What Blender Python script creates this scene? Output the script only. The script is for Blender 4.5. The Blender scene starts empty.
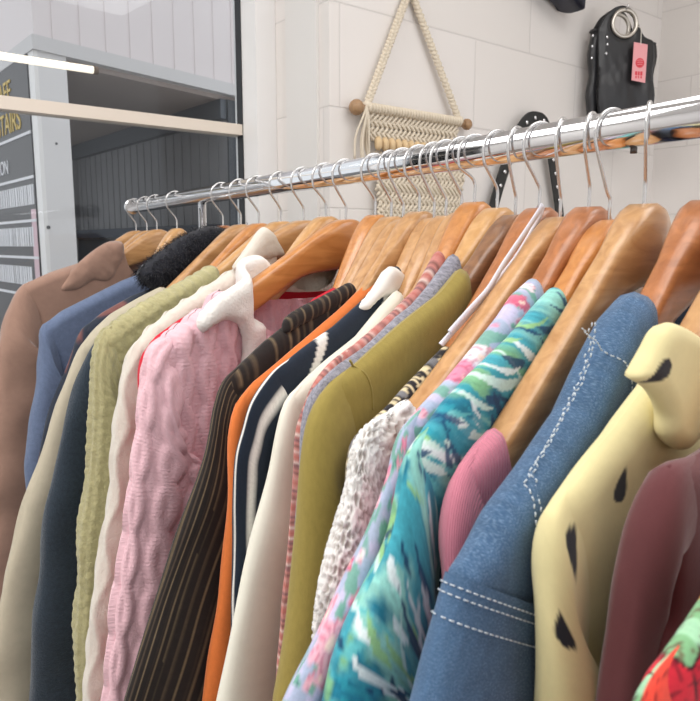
import bpy, math
import numpy as np
WORLD, AREA1, AREA2, EXPO = 1.05, 39, 15, 0.1
GT = {
    'redfloral': dict(s=0.11, phi=1.47, iS=3, tr=[(-0.2125, -0.1794), (-0.2202, -0.1841), (-0.2312, -0.1894), (-0.2435, -0.1939), (-0.2495, -0.2001), (-0.254, -0.2104), (-0.2589, -0.2264)]),
    'maroon': dict(s=0.15, phi=2.0, iS=2, tr=[(-0.1419, -0.1524), (-0.1585, -0.1551), (-0.1789, -0.1559), (-0.1851, -0.1639), (-0.1902, -0.176), (-0.1925, -0.191), (-0.1946, -0.2141), (-0.1986, -0.2456), (-0.2015, -0.2689)]),
    'yellow': dict(s=0.2, phi=8.0, iS=5, tr=[(-0.1067, -0.1132), (-0.1224, -0.1231), (-0.1371, -0.1343), (-0.168, -0.1518), (-0.1902, -0.162), (-0.2096, -0.1723), (-0.2158, -0.1787), (-0.2187, -0.1938), (-0.2179, -0.2269), (-0.2175, -0.2529), (-0.2152, -0.2888)]),
    'denim': dict(s=0.24, phi=13.0, iS=7, tr=[(-0.0995, -0.0984), (-0.1197, -0.1073), (-0.1388, -0.1228), (-0.1617, -0.146), (-0.1958, -0.1646), (-0.2222, -0.1776), (-0.2379, -0.1897), (-0.2527, -0.1964), (-0.2615, -0.2121), (-0.2695, -0.2244), (-0.2766, -0.237), (-0.2846, -0.2557)]),
    'pinkrib': dict(s=0.282, phi=16.0, iS=2, tr=[(-0.1853, -0.1599), (-0.2014, -0.1652), (-0.2179, -0.173), (-0.2269, -0.1875), (-0.2303, -0.2024), (-0.2305, -0.2209), (-0.2323, -0.2389), (-0.2358, -0.276), (-0.2374, -0.3042)]),
    'teal': dict(s=0.308, phi=18.0, iS=6, tr=[(-0.0865, -0.0997), (-0.1107, -0.1095), (-0.1411, -0.1238), (-0.1788, -0.1368), (-0.2071, -0.1473), (-0.2241, -0.157), (-0.2398, -0.1656), (-0.2472, -0.181), (-0.2544, -0.1969), (-0.2684, -0.2121), (-0.2817, -0.2264), (-0.2912, -0.2393), (-0.2986, -0.2532), (-0.3093, -0.2722)]),
    'pastel': dict(s=0.325, phi=18.0, iS=6, tr=[(-0.0875, -0.0956), (-0.1088, -0.1031), (-0.1247, -0.1138), (-0.1555, -0.1297), (-0.1861, -0.1446), (-0.2092, -0.1536), (-0.2273, -0.1621), (-0.2376, -0.1791), (-0.2505, -0.1937), (-0.2636, -0.2092), (-0.2807, -0.2258), (-0.2966, -0.239), (-0.3085, -0.2485), (-0.3188, -0.2602), (-0.3282, -0.2718)]),
    'lace': dict(s=0.35, phi=18.0, iS=2, tr=[(-0.1936, -0.1574), (-0.2092, -0.1611), (-0.2297, -0.1646), (-0.2401, -0.1726), (-0.2456, -0.1865), (-0.2533, -0.202), (-0.2608, -0.2172), (-0.2674, -0.2324), (-0.2719, -0.2507), (-0.2735, -0.2703), (-0.2752, -0.2907), (-0.2771, -0.3207)]),
    'pattern': dict(s=0.37, phi=18.0, iS=5, tr=[(-0.1305, -0.1378), (-0.1531, -0.1475), (-0.1742, -0.1566), (-0.1891, -0.1642), (-0.2078, -0.171), (-0.2225, -0.1771), (-0.2267, -0.186), (-0.2284, -0.1966), (-0.2293, -0.2158), (-0.2302, -0.2438), (-0.2312, -0.29), (-0.2313, -0.3381)]),
    'olive': dict(s=0.394, phi=18.0, iS=5, tr=[(-0.081, -0.0907), (-0.1094, -0.1075), (-0.1347, -0.1166), (-0.1602, -0.126), (-0.1963, -0.1417), (-0.2228, -0.1505), (-0.2362, -0.16), (-0.2436, -0.1698), (-0.2485, -0.1842), (-0.252, -0.2028), (-0.2549, -0.2328), (-0.2601, -0.2652), (-0.2669, -0.2969), (-0.2737, -0.3286)]),
    'tweed': dict(s=0.414, phi=18.0, iS=6, tr=[(-0.0624, -0.0784), (-0.0934, -0.1009), (-0.1161, -0.1145), (-0.134, -0.1208), (-0.1682, -0.1375), (-0.1981, -0.1466), (-0.2194, -0.156), (-0.229, -0.1663), (-0.2351, -0.1804), (-0.2379, -0.1976), (-0.2392, -0.2212), (-0.2417, -0.2693), (-0.2457, -0.3439)]),
    'redstripe': dict(s=0.44, phi=18.0, iS=5, tr=[(-0.0546, -0.0793), (-0.0835, -0.1069), (-0.0954, -0.1131), (-0.112, -0.1216), (-0.1586, -0.1416), (-0.1838, -0.1499), (-0.2025, -0.161), (-0.213, -0.1728), (-0.2205, -0.188), (-0.2245, -0.2077), (-0.2279, -0.2457), (-0.2334, -0.2969), (-0.2399, -0.3484), (-0.2444, -0.3877)]),
    'cream': dict(s=0.476, phi=18.0, iS=5, tr=[(-0.0681, -0.1086), (-0.0941, -0.1232), (-0.1233, -0.1427), (-0.1562, -0.1556), (-0.1812, -0.1669), (-0.2023, -0.1787), (-0.2133, -0.1989), (-0.2223, -0.2211), (-0.2311, -0.243), (-0.2418, -0.2708), (-0.2543, -0.3043), (-0.2638, -0.335), (-0.2725, -0.3663), (-0.2821, -0.4025)]),
    'navystripe': dict(s=0.492, phi=18.0, iS=5, tr=[(-0.0575, -0.0929), (-0.0814, -0.1063), (-0.1079, -0.121), (-0.1386, -0.1359), (-0.1725, -0.1484), (-0.2061, -0.1626), (-0.2254, -0.1791), (-0.235, -0.198), (-0.2418, -0.2157), (-0.2445, -0.2441), (-0.2454, -0.272), (-0.2469, -0.3146), (-0.2488, -0.3729), (-0.2503, -0.4177)]),
    'orange': dict(s=0.513, phi=18.0, iS=6, tr=[(-0.0466, -0.0902), (-0.0754, -0.1049), (-0.1089, -0.124), (-0.1517, -0.1446), (-0.1849, -0.16), (-0.2105, -0.1713), (-0.2275, -0.1841), (-0.2345, -0.1992), (-0.2378, -0.2164), (-0.2399, -0.2521), (-0.2449, -0.2873), (-0.2577, -0.3419), (-0.2694, -0.3898), (-0.2789, -0.4295)]),
    'goldstripe': dict(s=0.537, phi=18.0, iS=5, tr=[(-0.0818, -0.1091), (-0.1151, -0.1194), (-0.1518, -0.1334), (-0.1832, -0.1479), (-0.2063, -0.1606), (-0.2265, -0.1724), (-0.2365, -0.1892), (-0.2437, -0.2099), (-0.2518, -0.2301), (-0.2727, -0.2718), (-0.2955, -0.3145), (-0.3235, -0.3742), (-0.3387, -0.408)]),
    'redtop': dict(s=0.583, phi=18.0, iS=3, tr=[(-0.0649, -0.1148), (-0.0905, -0.1228), (-0.1202, -0.1399), (-0.1577, -0.1581), (-0.1723, -0.1795), (-0.1809, -0.2038), (-0.1878, -0.2455), (-0.1964, -0.3044), (-0.2032, -0.3735), (-0.2096, -0.4628)]),
    'cable': dict(s=0.637, phi=17.72, iS=3, tr=[(-0.1755, -0.1178), (-0.1985, -0.1332), (-0.2255, -0.1465), (-0.2491, -0.1605), (-0.26, -0.188), (-0.2685, -0.2239), (-0.2763, -0.2641), (-0.2854, -0.3123), (-0.2958, -0.3687), (-0.31, -0.4418), (-0.3182, -0.4898)]),
    'redknit': dict(s=0.678, phi=17.41, iS=5, tr=[(-0.0976, -0.1098), (-0.1264, -0.1196), (-0.1659, -0.1301), (-0.2013, -0.1417), (-0.23, -0.1555), (-0.245, -0.1723), (-0.2493, -0.1966), (-0.2501, -0.2324), (-0.2617, -0.2982), (-0.2706, -0.3699), (-0.2837, -0.4794)]),
    'white': dict(s=0.728, phi=17.04, iS=6, tr=[(-0.0609, -0.0587), (-0.0823, -0.0785), (-0.1058, -0.0997), (-0.1495, -0.1192), (-0.1874, -0.1373), (-0.2172, -0.1546), (-0.2392, -0.1732), (-0.2515, -0.205), (-0.2598, -0.2418), (-0.2674, -0.2835), (-0.2798, -0.3385), (-0.2912, -0.3937), (-0.301, -0.4395), (-0.3076, -0.4981), (-0.3132, -0.5559)]),
    'green': dict(s=0.785, phi=16.61, iS=5, tr=[(-0.1109, -0.0978), (-0.135, -0.1083), (-0.1686, -0.1213), (-0.2003, -0.1345), (-0.2303, -0.149), (-0.2526, -0.164), (-0.2629, -0.1929), (-0.2661, -0.2278), (-0.2723, -0.2778), (-0.2796, -0.3279), (-0.2891, -0.3775), (-0.2961, -0.4389), (-0.3004, -0.4913), (-0.301, -0.5364), (-0.304, -0.6015)]),
    'navy': dict(s=0.847, phi=16.15, iS=3, tr=[(-0.1301, -0.1322), (-0.1718, -0.1404), (-0.2112, -0.1582), (-0.2389, -0.1775), (-0.2578, -0.2027), (-0.2736, -0.2384), (-0.2912, -0.2894), (-0.3092, -0.3504), (-0.3191, -0.4025), (-0.3297, -0.4655), (-0.339, -0.5538), (-0.3456, -0.6191)]),
    'beige': dict(s=0.904, phi=15.72, iS=4, tr=[(-0.1286, -0.1253), (-0.158, -0.1365), (-0.1998, -0.1546), (-0.2239, -0.1718), (-0.2448, -0.1928), (-0.2611, -0.2222), (-0.28, -0.2598), (-0.2992, -0.3081), (-0.3203, -0.3548), (-0.3367, -0.4019), (-0.3508, -0.4492), (-0.366, -0.5132), (-0.377, -0.5911)]),
    'furcoat': dict(s=0.966, phi=15.25, iS=3, tr=[(-0.0968, -0.1255), (-0.1514, -0.1405), (-0.1952, -0.1599), (-0.2256, -0.18), (-0.2403, -0.2061), (-0.2551, -0.2392), (-0.2724, -0.2739), (-0.2845, -0.309), (-0.2971, -0.3688), (-0.3089, -0.4544), (-0.3238, -0.5659)]),
    'blue': dict(s=1.161, phi=14.03, iS=4, tr=[(-0.0679, -0.1187), (-0.1042, -0.1305), (-0.1562, -0.1519), (-0.205, -0.1719), (-0.2387, -0.1945), (-0.2439, -0.2281), (-0.2512, -0.2721), (-0.2614, -0.3157), (-0.2688, -0.3597), (-0.2771, -0.419), (-0.2912, -0.5395), (-0.3055, -0.6618)]),
    'brown': dict(s=1.266, phi=13.4, iS=4, tr=[(-0.0727, -0.0784), (-0.1342, -0.1001), (-0.1948, -0.117), (-0.2214, -0.1275), (-0.2463, -0.1391), (-0.2664, -0.1663), (-0.281, -0.2029), (-0.2956, -0.2833), (-0.3124, -0.3925), (-0.3305, -0.5186), (-0.3471, -0.6638)]),
    'taupe': dict(s=1.394, phi=12.64, iS=3, tr=[(-0.0146, -0.0632), (-0.0634, -0.0843), (-0.1238, -0.1116), (-0.1735, -0.141), (-0.1946, -0.1904), (-0.2076, -0.2799), (-0.229, -0.4429)]),
}
PL = {
    'cable_collar': (-0.01, [(-0.097, -0.0972), (-0.113, -0.0856), (-0.1338, -0.0872), (-0.1539, -0.0985), (-0.1801, -0.1108), (-0.1993, -0.1193), (-0.2136, -0.1302), (-0.2182, -0.14), (-0.2132, -0.148), (-0.2035, -0.1438), (-0.1901, -0.1397), (-0.1789, -0.1416), (-0.171, -0.1485), (-0.1679, -0.1632), (-0.1685, -0.1832), (-0.1539, -0.1832), (-0.1435, -0.1687), (-0.1418, -0.1502), (-0.1363, -0.133), (-0.1217, -0.118), (-0.0999, -0.1057)]),
    'yellow_collar': (-0.016, [(-0.181, -0.1261), (-0.1761, -0.1208), (-0.1688, -0.1145), (-0.162, -0.1084), (-0.1545, -0.1066), (-0.1422, -0.1087), (-0.1234, -0.1153), (-0.0985, -0.1276), (-0.1054, -0.15), (-0.1293, -0.1642), (-0.1497, -0.1558), (-0.1532, -0.1446), (-0.1616, -0.1359), (-0.1708, -0.1305)]),
    'denim_collar': (0.02, [(-0.0006, -0.1236), (0.0137, -0.1163), (0.0449, -0.1136), (0.0914, -0.1148), (0.1374, -0.1267), (0.1168, -0.1427), (0.0502, -0.1386), (0.0095, -0.1413)]),
    'fur_collar': (-0.012, [(-0.146, -0.1164), (-0.1424, -0.1035), (-0.1253, -0.0908), (-0.1063, -0.0791), (-0.0835, -0.0657), (-0.0568, -0.0546), (-0.0292, -0.0486), (-0.008, -0.0538), (-0.0033, -0.0751), (-0.0132, -0.0993), (-0.0385, -0.1129), (-0.0694, -0.1203), (-0.1022, -0.1273), (-0.1304, -0.1327)]),
    'brown_lapel': (-0.016, [(-0.1918, -0.147), (-0.1735, -0.1185), (-0.1484, -0.0962), (-0.1193, -0.0766), (-0.0972, -0.0682), (-0.0771, -0.0715), (-0.0763, -0.092), (-0.0888, -0.1174), (-0.1083, -0.1372), (-0.1368, -0.1362), (-0.1618, -0.1484)]),
    'white_collar': (-0.01, [(-0.0764, -0.057), (-0.0972, -0.0774), (-0.1174, -0.0991), (-0.1023, -0.1037), (-0.0774, -0.0936), (-0.0435, -0.0875), (-0.051, -0.073), (-0.0615, -0.06)]),
    'navy_collar': (-0.006, [(-0.074, -0.0932), (-0.0863, -0.1033), (-0.097, -0.1124), (-0.1125, -0.1233), (-0.1048, -0.1278), (-0.0889, -0.1201), (-0.0693, -0.1196), (-0.0488, -0.1149), (-0.0474, -0.1073), (-0.0581, -0.096)]),
    'gold_yoke': (-0.006, [(-0.0854, -0.1077), (-0.1042, -0.112), (-0.1298, -0.1189), (-0.156, -0.1268), (-0.1663, -0.1331), (-0.1677, -0.1439), (-0.1516, -0.1399), (-0.1249, -0.1332), (-0.0949, -0.1244), (-0.0784, -0.1202)]),
    'ribbon_a': (-0.01, [(-0.0161, -0.0482), (-0.0254, -0.0592), (-0.0559, -0.0829), (-0.0912, -0.1032), (-0.1245, -0.1196), (-0.1534, -0.1339)]),
    'ribbon_b': (-0.012, [(-0.0241, -0.0493), (-0.0444, -0.0638), (-0.0778, -0.0866), (-0.0992, -0.1028), (-0.1184, -0.1125), (-0.1468, -0.1267)]),
    'denim_seam': (-0.012, [(-0.1618, -0.1099), (-0.1624, -0.1207), (-0.1723, -0.137), (-0.1932, -0.1548), (-0.2127, -0.1691), (-0.2189, -0.1797), (-0.2203, -0.1916), (-0.2193, -0.2149)]),
    'denim_yoke': (-0.012, [(-0.1655, -0.1117), (-0.1526, -0.1173), (-0.1382, -0.128), (-0.1295, -0.141), (-0.1324, -0.1526)]),
    'yellow_drops': (-0.012, [(-0.1588, -0.1261), (-0.1815, -0.1686), (-0.215, -0.1829), (-0.2225, -0.2115), (-0.2355, -0.2326)]),
    'olive_seam': (-0.01, [(-0.2075, -0.1404), (-0.2, -0.1484), (-0.1952, -0.1591), (-0.1941, -0.1705)]),
}
PI = math.pi
RZ = 1.60                                   # height of the rail's axis above the floor
C = bpy.context.scene.collection

# ---------------------------------------------------------------- helpers
def lin(c):
    c = np.asarray(c, float) / 255.0
    return np.where(c <= 0.04045, c / 12.92, ((c + 0.055) / 1.055) ** 2.4)

def hash2(ix, iy, seed):
    n = (ix.astype(np.int64) * 374761393 + iy.astype(np.int64) * 668265263 + seed * 1442695041) & 0xffffffff
    n = ((n ^ (n >> 13)) * 1274126177) & 0xffffffff
    return ((n ^ (n >> 16)) & 0xffff) / 65535.0

def vnoise(x, y, seed=0):
    x = np.asarray(x, float); y = np.asarray(y, float)
    x, y = np.broadcast_arrays(x, y)
    ix = np.floor(x); iy = np.floor(y); fx = x - ix; fy = y - iy
    fx = fx * fx * (3 - 2 * fx); fy = fy * fy * (3 - 2 * fy)
    a = hash2(ix, iy, seed); b = hash2(ix + 1, iy, seed); c = hash2(ix, iy + 1, seed); d = hash2(ix + 1, iy + 1, seed)
    return (a * (1 - fx) + b * fx) * (1 - fy) + (c * (1 - fx) + d * fx) * fy

def fbm(x, y, seed=0, octv=3):
    s = 0; a = 0.5
    for k in range(octv):
        s = s + a * (vnoise(x * 2 ** k, y * 2 ** k, seed + k) - 0.5); a *= 0.5
    return s

def smooth(a, b, x):
    t = np.clip((x - a) / (b - a), 0, 1); return t * t * (3 - 2 * t)

def tag(o, label=None, cat=None, group=None, kind=None):
    if label: o['label'] = label
    if cat: o['category'] = cat
    if group: o['group'] = group
    if kind: o['kind'] = kind
    return o

def empty(name, loc=(0, 0, 0), rz=0.0):
    o = bpy.data.objects.new(name, None); C.objects.link(o)
    o.location = loc; o.rotation_euler = (0, 0, rz); o.empty_display_size = 0.05
    return o

def link(name, verts, faces, mat, parent=None, smooth_shade=True, uv=None, col=None, mats=None, fmat=None):
    me = bpy.data.meshes.new(name)
    me.from_pydata([tuple(v) for v in np.asarray(verts, float)], [], [tuple(int(i) for i in f) for f in faces])
    if smooth_shade: me.polygons.foreach_set('use_smooth', [True] * len(me.polygons))
    me.materials.append(mat)
    for m in (mats or []): me.materials.append(m)
    if fmat is not None: me.polygons.foreach_set('material_index', list(fmat))
    if uv is not None:
        l = me.uv_layers.new(name='UVMap'); l.data.foreach_set('uv', np.asarray(uv, np.float32).ravel())
    if col is not None:
        a = me.color_attributes.new('Col', 'FLOAT_COLOR', 'POINT')
        c4 = np.ones((len(col), 4), np.float32); c4[:, :3] = col
        a.data.foreach_set('color', c4.ravel())
    me.update()
    o = bpy.data.objects.new(name, me); C.objects.link(o)
    if parent is not None: o.parent = parent
    return o

class MB:
    """collects simple solids into ONE mesh"""
    def __init__(self): self.v = []; self.f = []
    def add(self, v, f):
        b = len(self.v); self.v += [tuple(p) for p in v]; self.f += [tuple(i + b for i in q) for q in f]; return self
    def box(self, lo, hi, fn=None):
        x0, y0, z0 = lo; x1, y1, z1 = hi
        v = [(x0, y0, z0), (x1, y0, z0), (x1, y1, z0), (x0, y1, z0), (x0, y0, z1), (x1, y0, z1), (x1, y1, z1), (x0, y1, z1)]
        if fn: v = [fn(*p) for p in v]
        return self.add(v, [(0, 3, 2, 1), (4, 5, 6, 7), (0, 1, 5, 4), (1, 2, 6, 5), (2, 3, 7, 6), (3, 0, 4, 7)])
    def tube(self, pts, r, n=10, closed=False, cap=True, flat=None):
        P = np.asarray(pts, float); m = len(P)
        rr = np.broadcast_to(np.asarray(r, float), (m,))
        T = np.gradient(P, axis=0) if not closed else np.roll(P, -1, 0) - np.roll(P, 1, 0)
        T /= np.linalg.norm(T, axis=1)[:, None] + 1e-12
        up = np.array([0, 0, 1.0]) if abs(T[0][2]) < 0.9 else np.array([0, 1.0, 0])
        N = np.cross(T[0], up); N /= np.linalg.norm(N)
        v = []
        for i in range(m):
            N = N - T[i] * (N @ T[i]); N /= np.linalg.norm(N) + 1e-12
            B = np.cross(T[i], N)
            for k in range(n):
                a = 2 * PI * k / n
                v.append(P[i] + rr[i] * (N * math.cos(a) + B * math.sin(a) * (flat or 1.0)))
        f = []
        for i in range(m - (0 if closed else 1)):
            for k in range(n):
                j = (i + 1) % m
                f.append((i * n + k, i * n + (k + 1) % n, j * n + (k + 1) % n, j * n + k))
        if cap and not closed:
            f.append(tuple(range(n - 1, -1, -1))); f.append(tuple(range((m - 1) * n, m * n)))
        return self.add(v, f)
    def ball(self, c, r, nu=10, nv=8):
        c = np.asarray(c, float); r = np.broadcast_to(np.asarray(r, float), (3,))
        v = [c + r * np.array([0, 0, 1])]
        for i in range(1, nv):
            t = PI * i / nv
            for k in range(nu):
                a = 2 * PI * k / nu
                v.append(c + r * np.array([math.sin(t) * math.cos(a), math.sin(t) * math.sin(a), math.cos(t)]))
        v.append(c - r * np.array([0, 0, 1])); f = []
        for k in range(nu):
            f.append((0, 1 + k, 1 + (k + 1) % nu))
            for i in range(nv - 2):
                a = 1 + i * nu
                f.append((a + k, a + nu + k, a + nu + (k + 1) % nu, a + (k + 1) % nu))
            a = 1 + (nv - 2) * nu
            f.append((a + k, len(v) - 1, a + (k + 1) % nu))
        return self.add(v, f)
    def build(self, name, mat, parent=None, smooth_shade=False, bevel=0.0):
        o = link(name, self.v, self.f, mat, parent, smooth_shade)
        if bevel:
            b = o.modifiers.new('bevel', 'BEVEL'); b.width = bevel; b.segments = 2; b.limit_method = 'ANGLE'
        return o

def catmull(pts, n):
    """resample a polyline smoothly to n points by arc length"""
    P = np.asarray(pts, float)
    Q = np.vstack([2 * P[0] - P[1], P, 2 * P[-1] - P[-2]])
    out = []
    for i in range(1, len(Q) - 2):
        p0, p1, p2, p3 = Q[i - 1], Q[i], Q[i + 1], Q[i + 2]
        for t in np.linspace(0, 1, 12, endpoint=False):
            out.append(0.5 * (2 * p1 + (p2 - p0) * t + (2 * p0 - 5 * p1 + 4 * p2 - p3) * t * t + (3 * p1 - p0 - 3 * p2 + p3) * t ** 3))
    out.append(Q[-2]); out = np.array(out)
    L = np.concatenate([[0], np.cumsum(np.linalg.norm(np.diff(out, axis=0), axis=1))])
    s = np.linspace(0, L[-1], n)
    return np.stack([np.interp(s, L, out[:, k]) for k in range(out.shape[1])], 1)

# ---------------------------------------------------------------- materials
def new_mat(name):
    m = bpy.data.materials.new(name); m.use_nodes = True
    nt = m.node_tree; b = nt.nodes['Principled BSDF']
    return m, nt, b

def node(nt, typ, **kw):
    n = nt.nodes.new(typ)
    for k, v in kw.items(): setattr(n, k, v)
    return n

def coords(nt, kind='UV', scale=(1, 1, 1), rot=(0, 0, 0)):
    tc = node(nt, 'ShaderNodeTexCoord'); mp = node(nt, 'ShaderNodeMapping')
    mp.inputs['Scale'].default_value = scale; mp.inputs['Rotation'].default_value = rot
    nt.links.new(tc.outputs[kind], mp.inputs['Vector'])
    return mp.outputs['Vector']

def add_bump(nt, b, height, strength, dist=0.001):
    bp = node(nt, 'ShaderNodeBump'); bp.inputs['Strength'].default_value = strength; bp.inputs['Distance'].default_value = dist
    nt.links.new(height, bp.inputs['Height'])
    old = b.inputs['Normal'].links
    if old: nt.links.new(old[0].from_socket, bp.inputs['Normal'])
    nt.links.new(bp.outputs['Normal'], b.inputs['Normal'])

def plain(name, rgb, rough=0.5, metal=0.0, spec=0.5, bump=None, var=0.0, vscale=8.0, kind='Object'):
    m, nt, b = new_mat(name)
    b.inputs['Base Color'].default_value = (*lin(rgb), 1)
    b.inputs['Roughness'].default_value = rough; b.inputs['Metallic'].default_value = metal
    b.inputs['Specular IOR Level'].default_value = spec
    if var:
        nz = node(nt, 'ShaderNodeTexNoise'); nz.inputs['Scale'].default_value = vscale; nz.inputs['Detail'].default_value = 4
        nt.links.new(coords(nt, kind), nz.inputs['Vector'])
        mx = node(nt, 'ShaderNodeMix', data_type='RGBA')
        c = np.asarray(rgb, float)
        mx.inputs['A'].default_value = (*lin(np.clip(c * (1 - var), 0, 255)), 1); mx.inputs['B'].default_value = (*lin(np.clip(c * (1 + var), 0, 255)), 1)
        nt.links.new(nz.outputs['Fac'], mx.inputs['Factor']); nt.links.new(mx.outputs['Result'], b.inputs['Base Color'])
    if bump:
        nz = node(nt, 'ShaderNodeTexNoise'); nz.inputs['Scale'].default_value = bump[0]; nz.inputs['Detail'].default_value = 3
        nt.links.new(coords(nt, kind), nz.inputs['Vector']); add_bump(nt, b, nz.outputs['Fac'], bump[1], 0.002)
    return m

def cloth(name, rgb=None, var=0.12, vscale=250.0, stretch=(1, 1), weave=0.0008, weave_s=0.25, rib=None, fuzz=0.0, rough=0.9, sheen=0.15, cord=None, twill=None):
    """woven or knitted cloth; UV is in metres. rgb None = the colours printed on the mesh"""
    m, nt, b = new_mat(name)
    b.inputs['Roughness'].default_value = rough; b.inputs['Specular IOR Level'].default_value = 0.2
    b.inputs['Sheen Weight'].default_value = sheen; b.inputs['Sheen Roughness'].default_value = 0.5
    nz = node(nt, 'ShaderNodeTexNoise'); nz.inputs['Scale'].default_value = vscale; nz.inputs['Detail'].default_value = 5; nz.inputs['Roughness'].default_value = 0.65
    nt.links.new(coords(nt, 'UV', (stretch[0], stretch[1], 1)), nz.inputs['Vector'])
    rmp = node(nt, 'ShaderNodeMapRange'); rmp.inputs['From Min'].default_value = 0.3; rmp.inputs['From Max'].default_value = 0.7
    rmp.inputs['To Min'].default_value = 1 - var; rmp.inputs['To Max'].default_value = 1 + var
    nt.links.new(nz.outputs['Fac'], rmp.inputs['Value'])
    if rgb is None:
        at = node(nt, 'ShaderNodeAttribute', attribute_name='Col'); base = at.outputs['Color']
    else:
        r = node(nt, 'ShaderNodeRGB'); r.outputs[0].default_value = (*lin(rgb), 1); base = r.outputs[0]
    if twill:
        tv = node(nt, 'ShaderNodeTexNoise'); tv.inputs['Scale'].default_value = 1.0; tv.inputs['Detail'].default_value = 2
        nt.links.new(coords(nt, 'UV', (1900, 1500, 1), (0, 0, 0.6)), tv.inputs['Vector'])
        mx = node(nt, 'ShaderNodeMix', data_type='RGBA'); mx.inputs['B'].default_value = (*lin(twill), 1)
        mr = node(nt, 'ShaderNodeMapRange'); mr.inputs['From Min'].default_value = 0.48; mr.inputs['From Max'].default_value = 0.72; mr.inputs['To Max'].default_value = 0.75
        nt.links.new(tv.outputs['Fac'], mr.inputs['Value']); nt.links.new(mr.outputs['Result'], mx.inputs['Factor'])
        nt.links.new(base, mx.inputs['A']); base = mx.outputs['Result']
    vm = node(nt, 'ShaderNodeVectorMath', operation='SCALE')
    nt.links.new(base, vm.inputs[0]); nt.links.new(rmp.outputs['Result'], vm.inputs['Scale'])
    nt.links.new(vm.outputs['Vector'], b.inputs['Base Color'])
    if weave_s:
        wn = node(nt, 'ShaderNodeTexNoise'); wn.inputs['Scale'].default_value = 1.0 / weave; wn.inputs['Detail'].default_value = 2
        nt.links.new(coords(nt, 'UV'), wn.inputs['Vector']); add_bump(nt, b, wn.outputs['Fac'], weave_s, weave)
    if rib:
        per, st, d = rib
        w = node(nt, 'ShaderNodeTexWave', bands_direction=d); w.inputs['Scale'].default_value = 2 * PI / (20 * per)
        w.inputs['Distortion'].default_value = 0.6; w.inputs['Detail'].default_value = 1
        nt.links.new(coords(nt, 'UV'), w.inputs['Vector']); add_bump(nt, b, w.outputs['Fac'], st, per * 0.5)
    if fuzz:
        fz = node(nt, 'ShaderNodeTexNoise'); fz.inputs['Scale'].default_value = 220; fz.inputs['Detail'].default_value = 6; fz.inputs['Roughness'].default_value = 0.8
        nt.links.new(coords(nt, 'UV'), fz.inputs['Vector']); add_bump(nt, b, fz.outputs['Fac'], fuzz, 0.004)
    return m

def wood(name, c1, c2, rough=0.32):
    m, nt, b = new_mat(name)
    v = coords(nt, 'Object', (6, 60, 60))
    nz = node(nt, 'ShaderNodeTexNoise'); nz.inputs['Scale'].default_value = 2.2; nz.inputs['Detail'].default_value = 6; nz.inputs['Distortion'].default_value = 0.8
    nt.links.new(v, nz.inputs['Vector'])
    oi = node(nt, 'ShaderNodeObjectInfo'); ad = node(nt, 'ShaderNodeVectorMath', operation='ADD'); sc = node(nt, 'ShaderNodeVectorMath', operation='SCALE'); sc.inputs['Scale'].default_value = 0.35
    cb = node(nt, 'ShaderNodeCombineXYZ')
    for k in range(3): nt.links.new(oi.outputs['Random'], cb.inputs[k])
    sc2 = node(nt, 'ShaderNodeVectorMath', operation='SCALE'); sc2.inputs['Scale'].default_value = 13.0
    nt.links.new(cb.outputs[0], sc2.inputs[0]); nt.links.new(v, ad.inputs[0]); nt.links.new(sc2.outputs[0], ad.inputs[1]); nt.links.new(ad.outputs[0], nz.inputs['Vector'])
    mr = node(nt, 'ShaderNodeMapRange'); mr.inputs['From Min'].default_value = 0.3; mr.inputs['From Max'].default_value = 0.7
    nt.links.new(nz.outputs['Fac'], mr.inputs['Value'])
    mx = node(nt, 'ShaderNodeMix', data_type='RGBA'); mx.inputs['A'].default_value = (*lin(c1), 1); mx.inputs['B'].default_value = (*lin(c2), 1)
    nt.links.new(mr.outputs['Result'], mx.inputs['Factor']); nt.links.new(mx.outputs['Result'], b.inputs['Base Color'])
    b.inputs['Roughness'].default_value = rough
    b.inputs['Coat Weight'].default_value = 0.35; b.inputs['Coat Roughness'].default_value = 0.18
    return m

CHROME = plain('chrome', (232, 232, 234), 0.09, 1.0)
STEEL = plain('hook_wire', (208, 207, 206), 0.24, 0.78)
WOODS = dict(tan=wood('wood_tan', (178, 130, 82), (208, 162, 112)), orange=wood('wood_orange', (186, 120, 62), (212, 148, 86)),
             red=wood('wood_red', (158, 98, 58), (190, 124, 78)), dark=wood('wood_dark', (112, 78, 56), (150, 108, 76)),
             light=wood('wood_light', (196, 146, 90), (216, 170, 116)))

# ---------------------------------------------------------------- hangers
HALF = 0.215
def arm_f(q):                                                       # a short dome, then a nearly straight arm
    r = np.sqrt(q * q + .014) - .1183
    return (1.15 * r - .15 * r * r) / .9144
def arm_line(tr, iS, zt=-0.0475, drop=0.009):
    """upper edge of one arm as (|x|, z) samples: a dome that runs under the garment's shoulder line"""
    xs = np.linspace(0, HALF, 40)
    if tr is None:
        return xs, zt - 0.108 * arm_f(xs / HALF)
    tx = np.abs(np.array([p[0] for p in tr[:iS + 1]])); tz = np.array([p[1] for p in tr[:iS + 1]])
    o = np.argsort(tx); tx = tx[o]; tz = tz[o] - drop
    if tx[0] < 0.05:                                                # collar stands up: use the first lower point
        k = min(len(tx) - 1, 2); tx = tx[k:]; tz = tz[k:]
    D = (zt - tz[0]) / arm_f(tx[0] / HALF)
    z = zt - D * arm_f(xs / HALF)
    if tx[0] < HALF:
        zc = np.interp(xs, tx, tz); zc = np.where(xs > tx[-1], tz[-1] - (xs - tx[-1]) * 0.5, zc)
        w = smooth(tx[0] - 0.005, tx[0] + 0.02, xs); z = np.minimum(z * (1 - w) + zc * w, np.where(xs > tx[0], zc, 9))
    return xs, z

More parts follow.
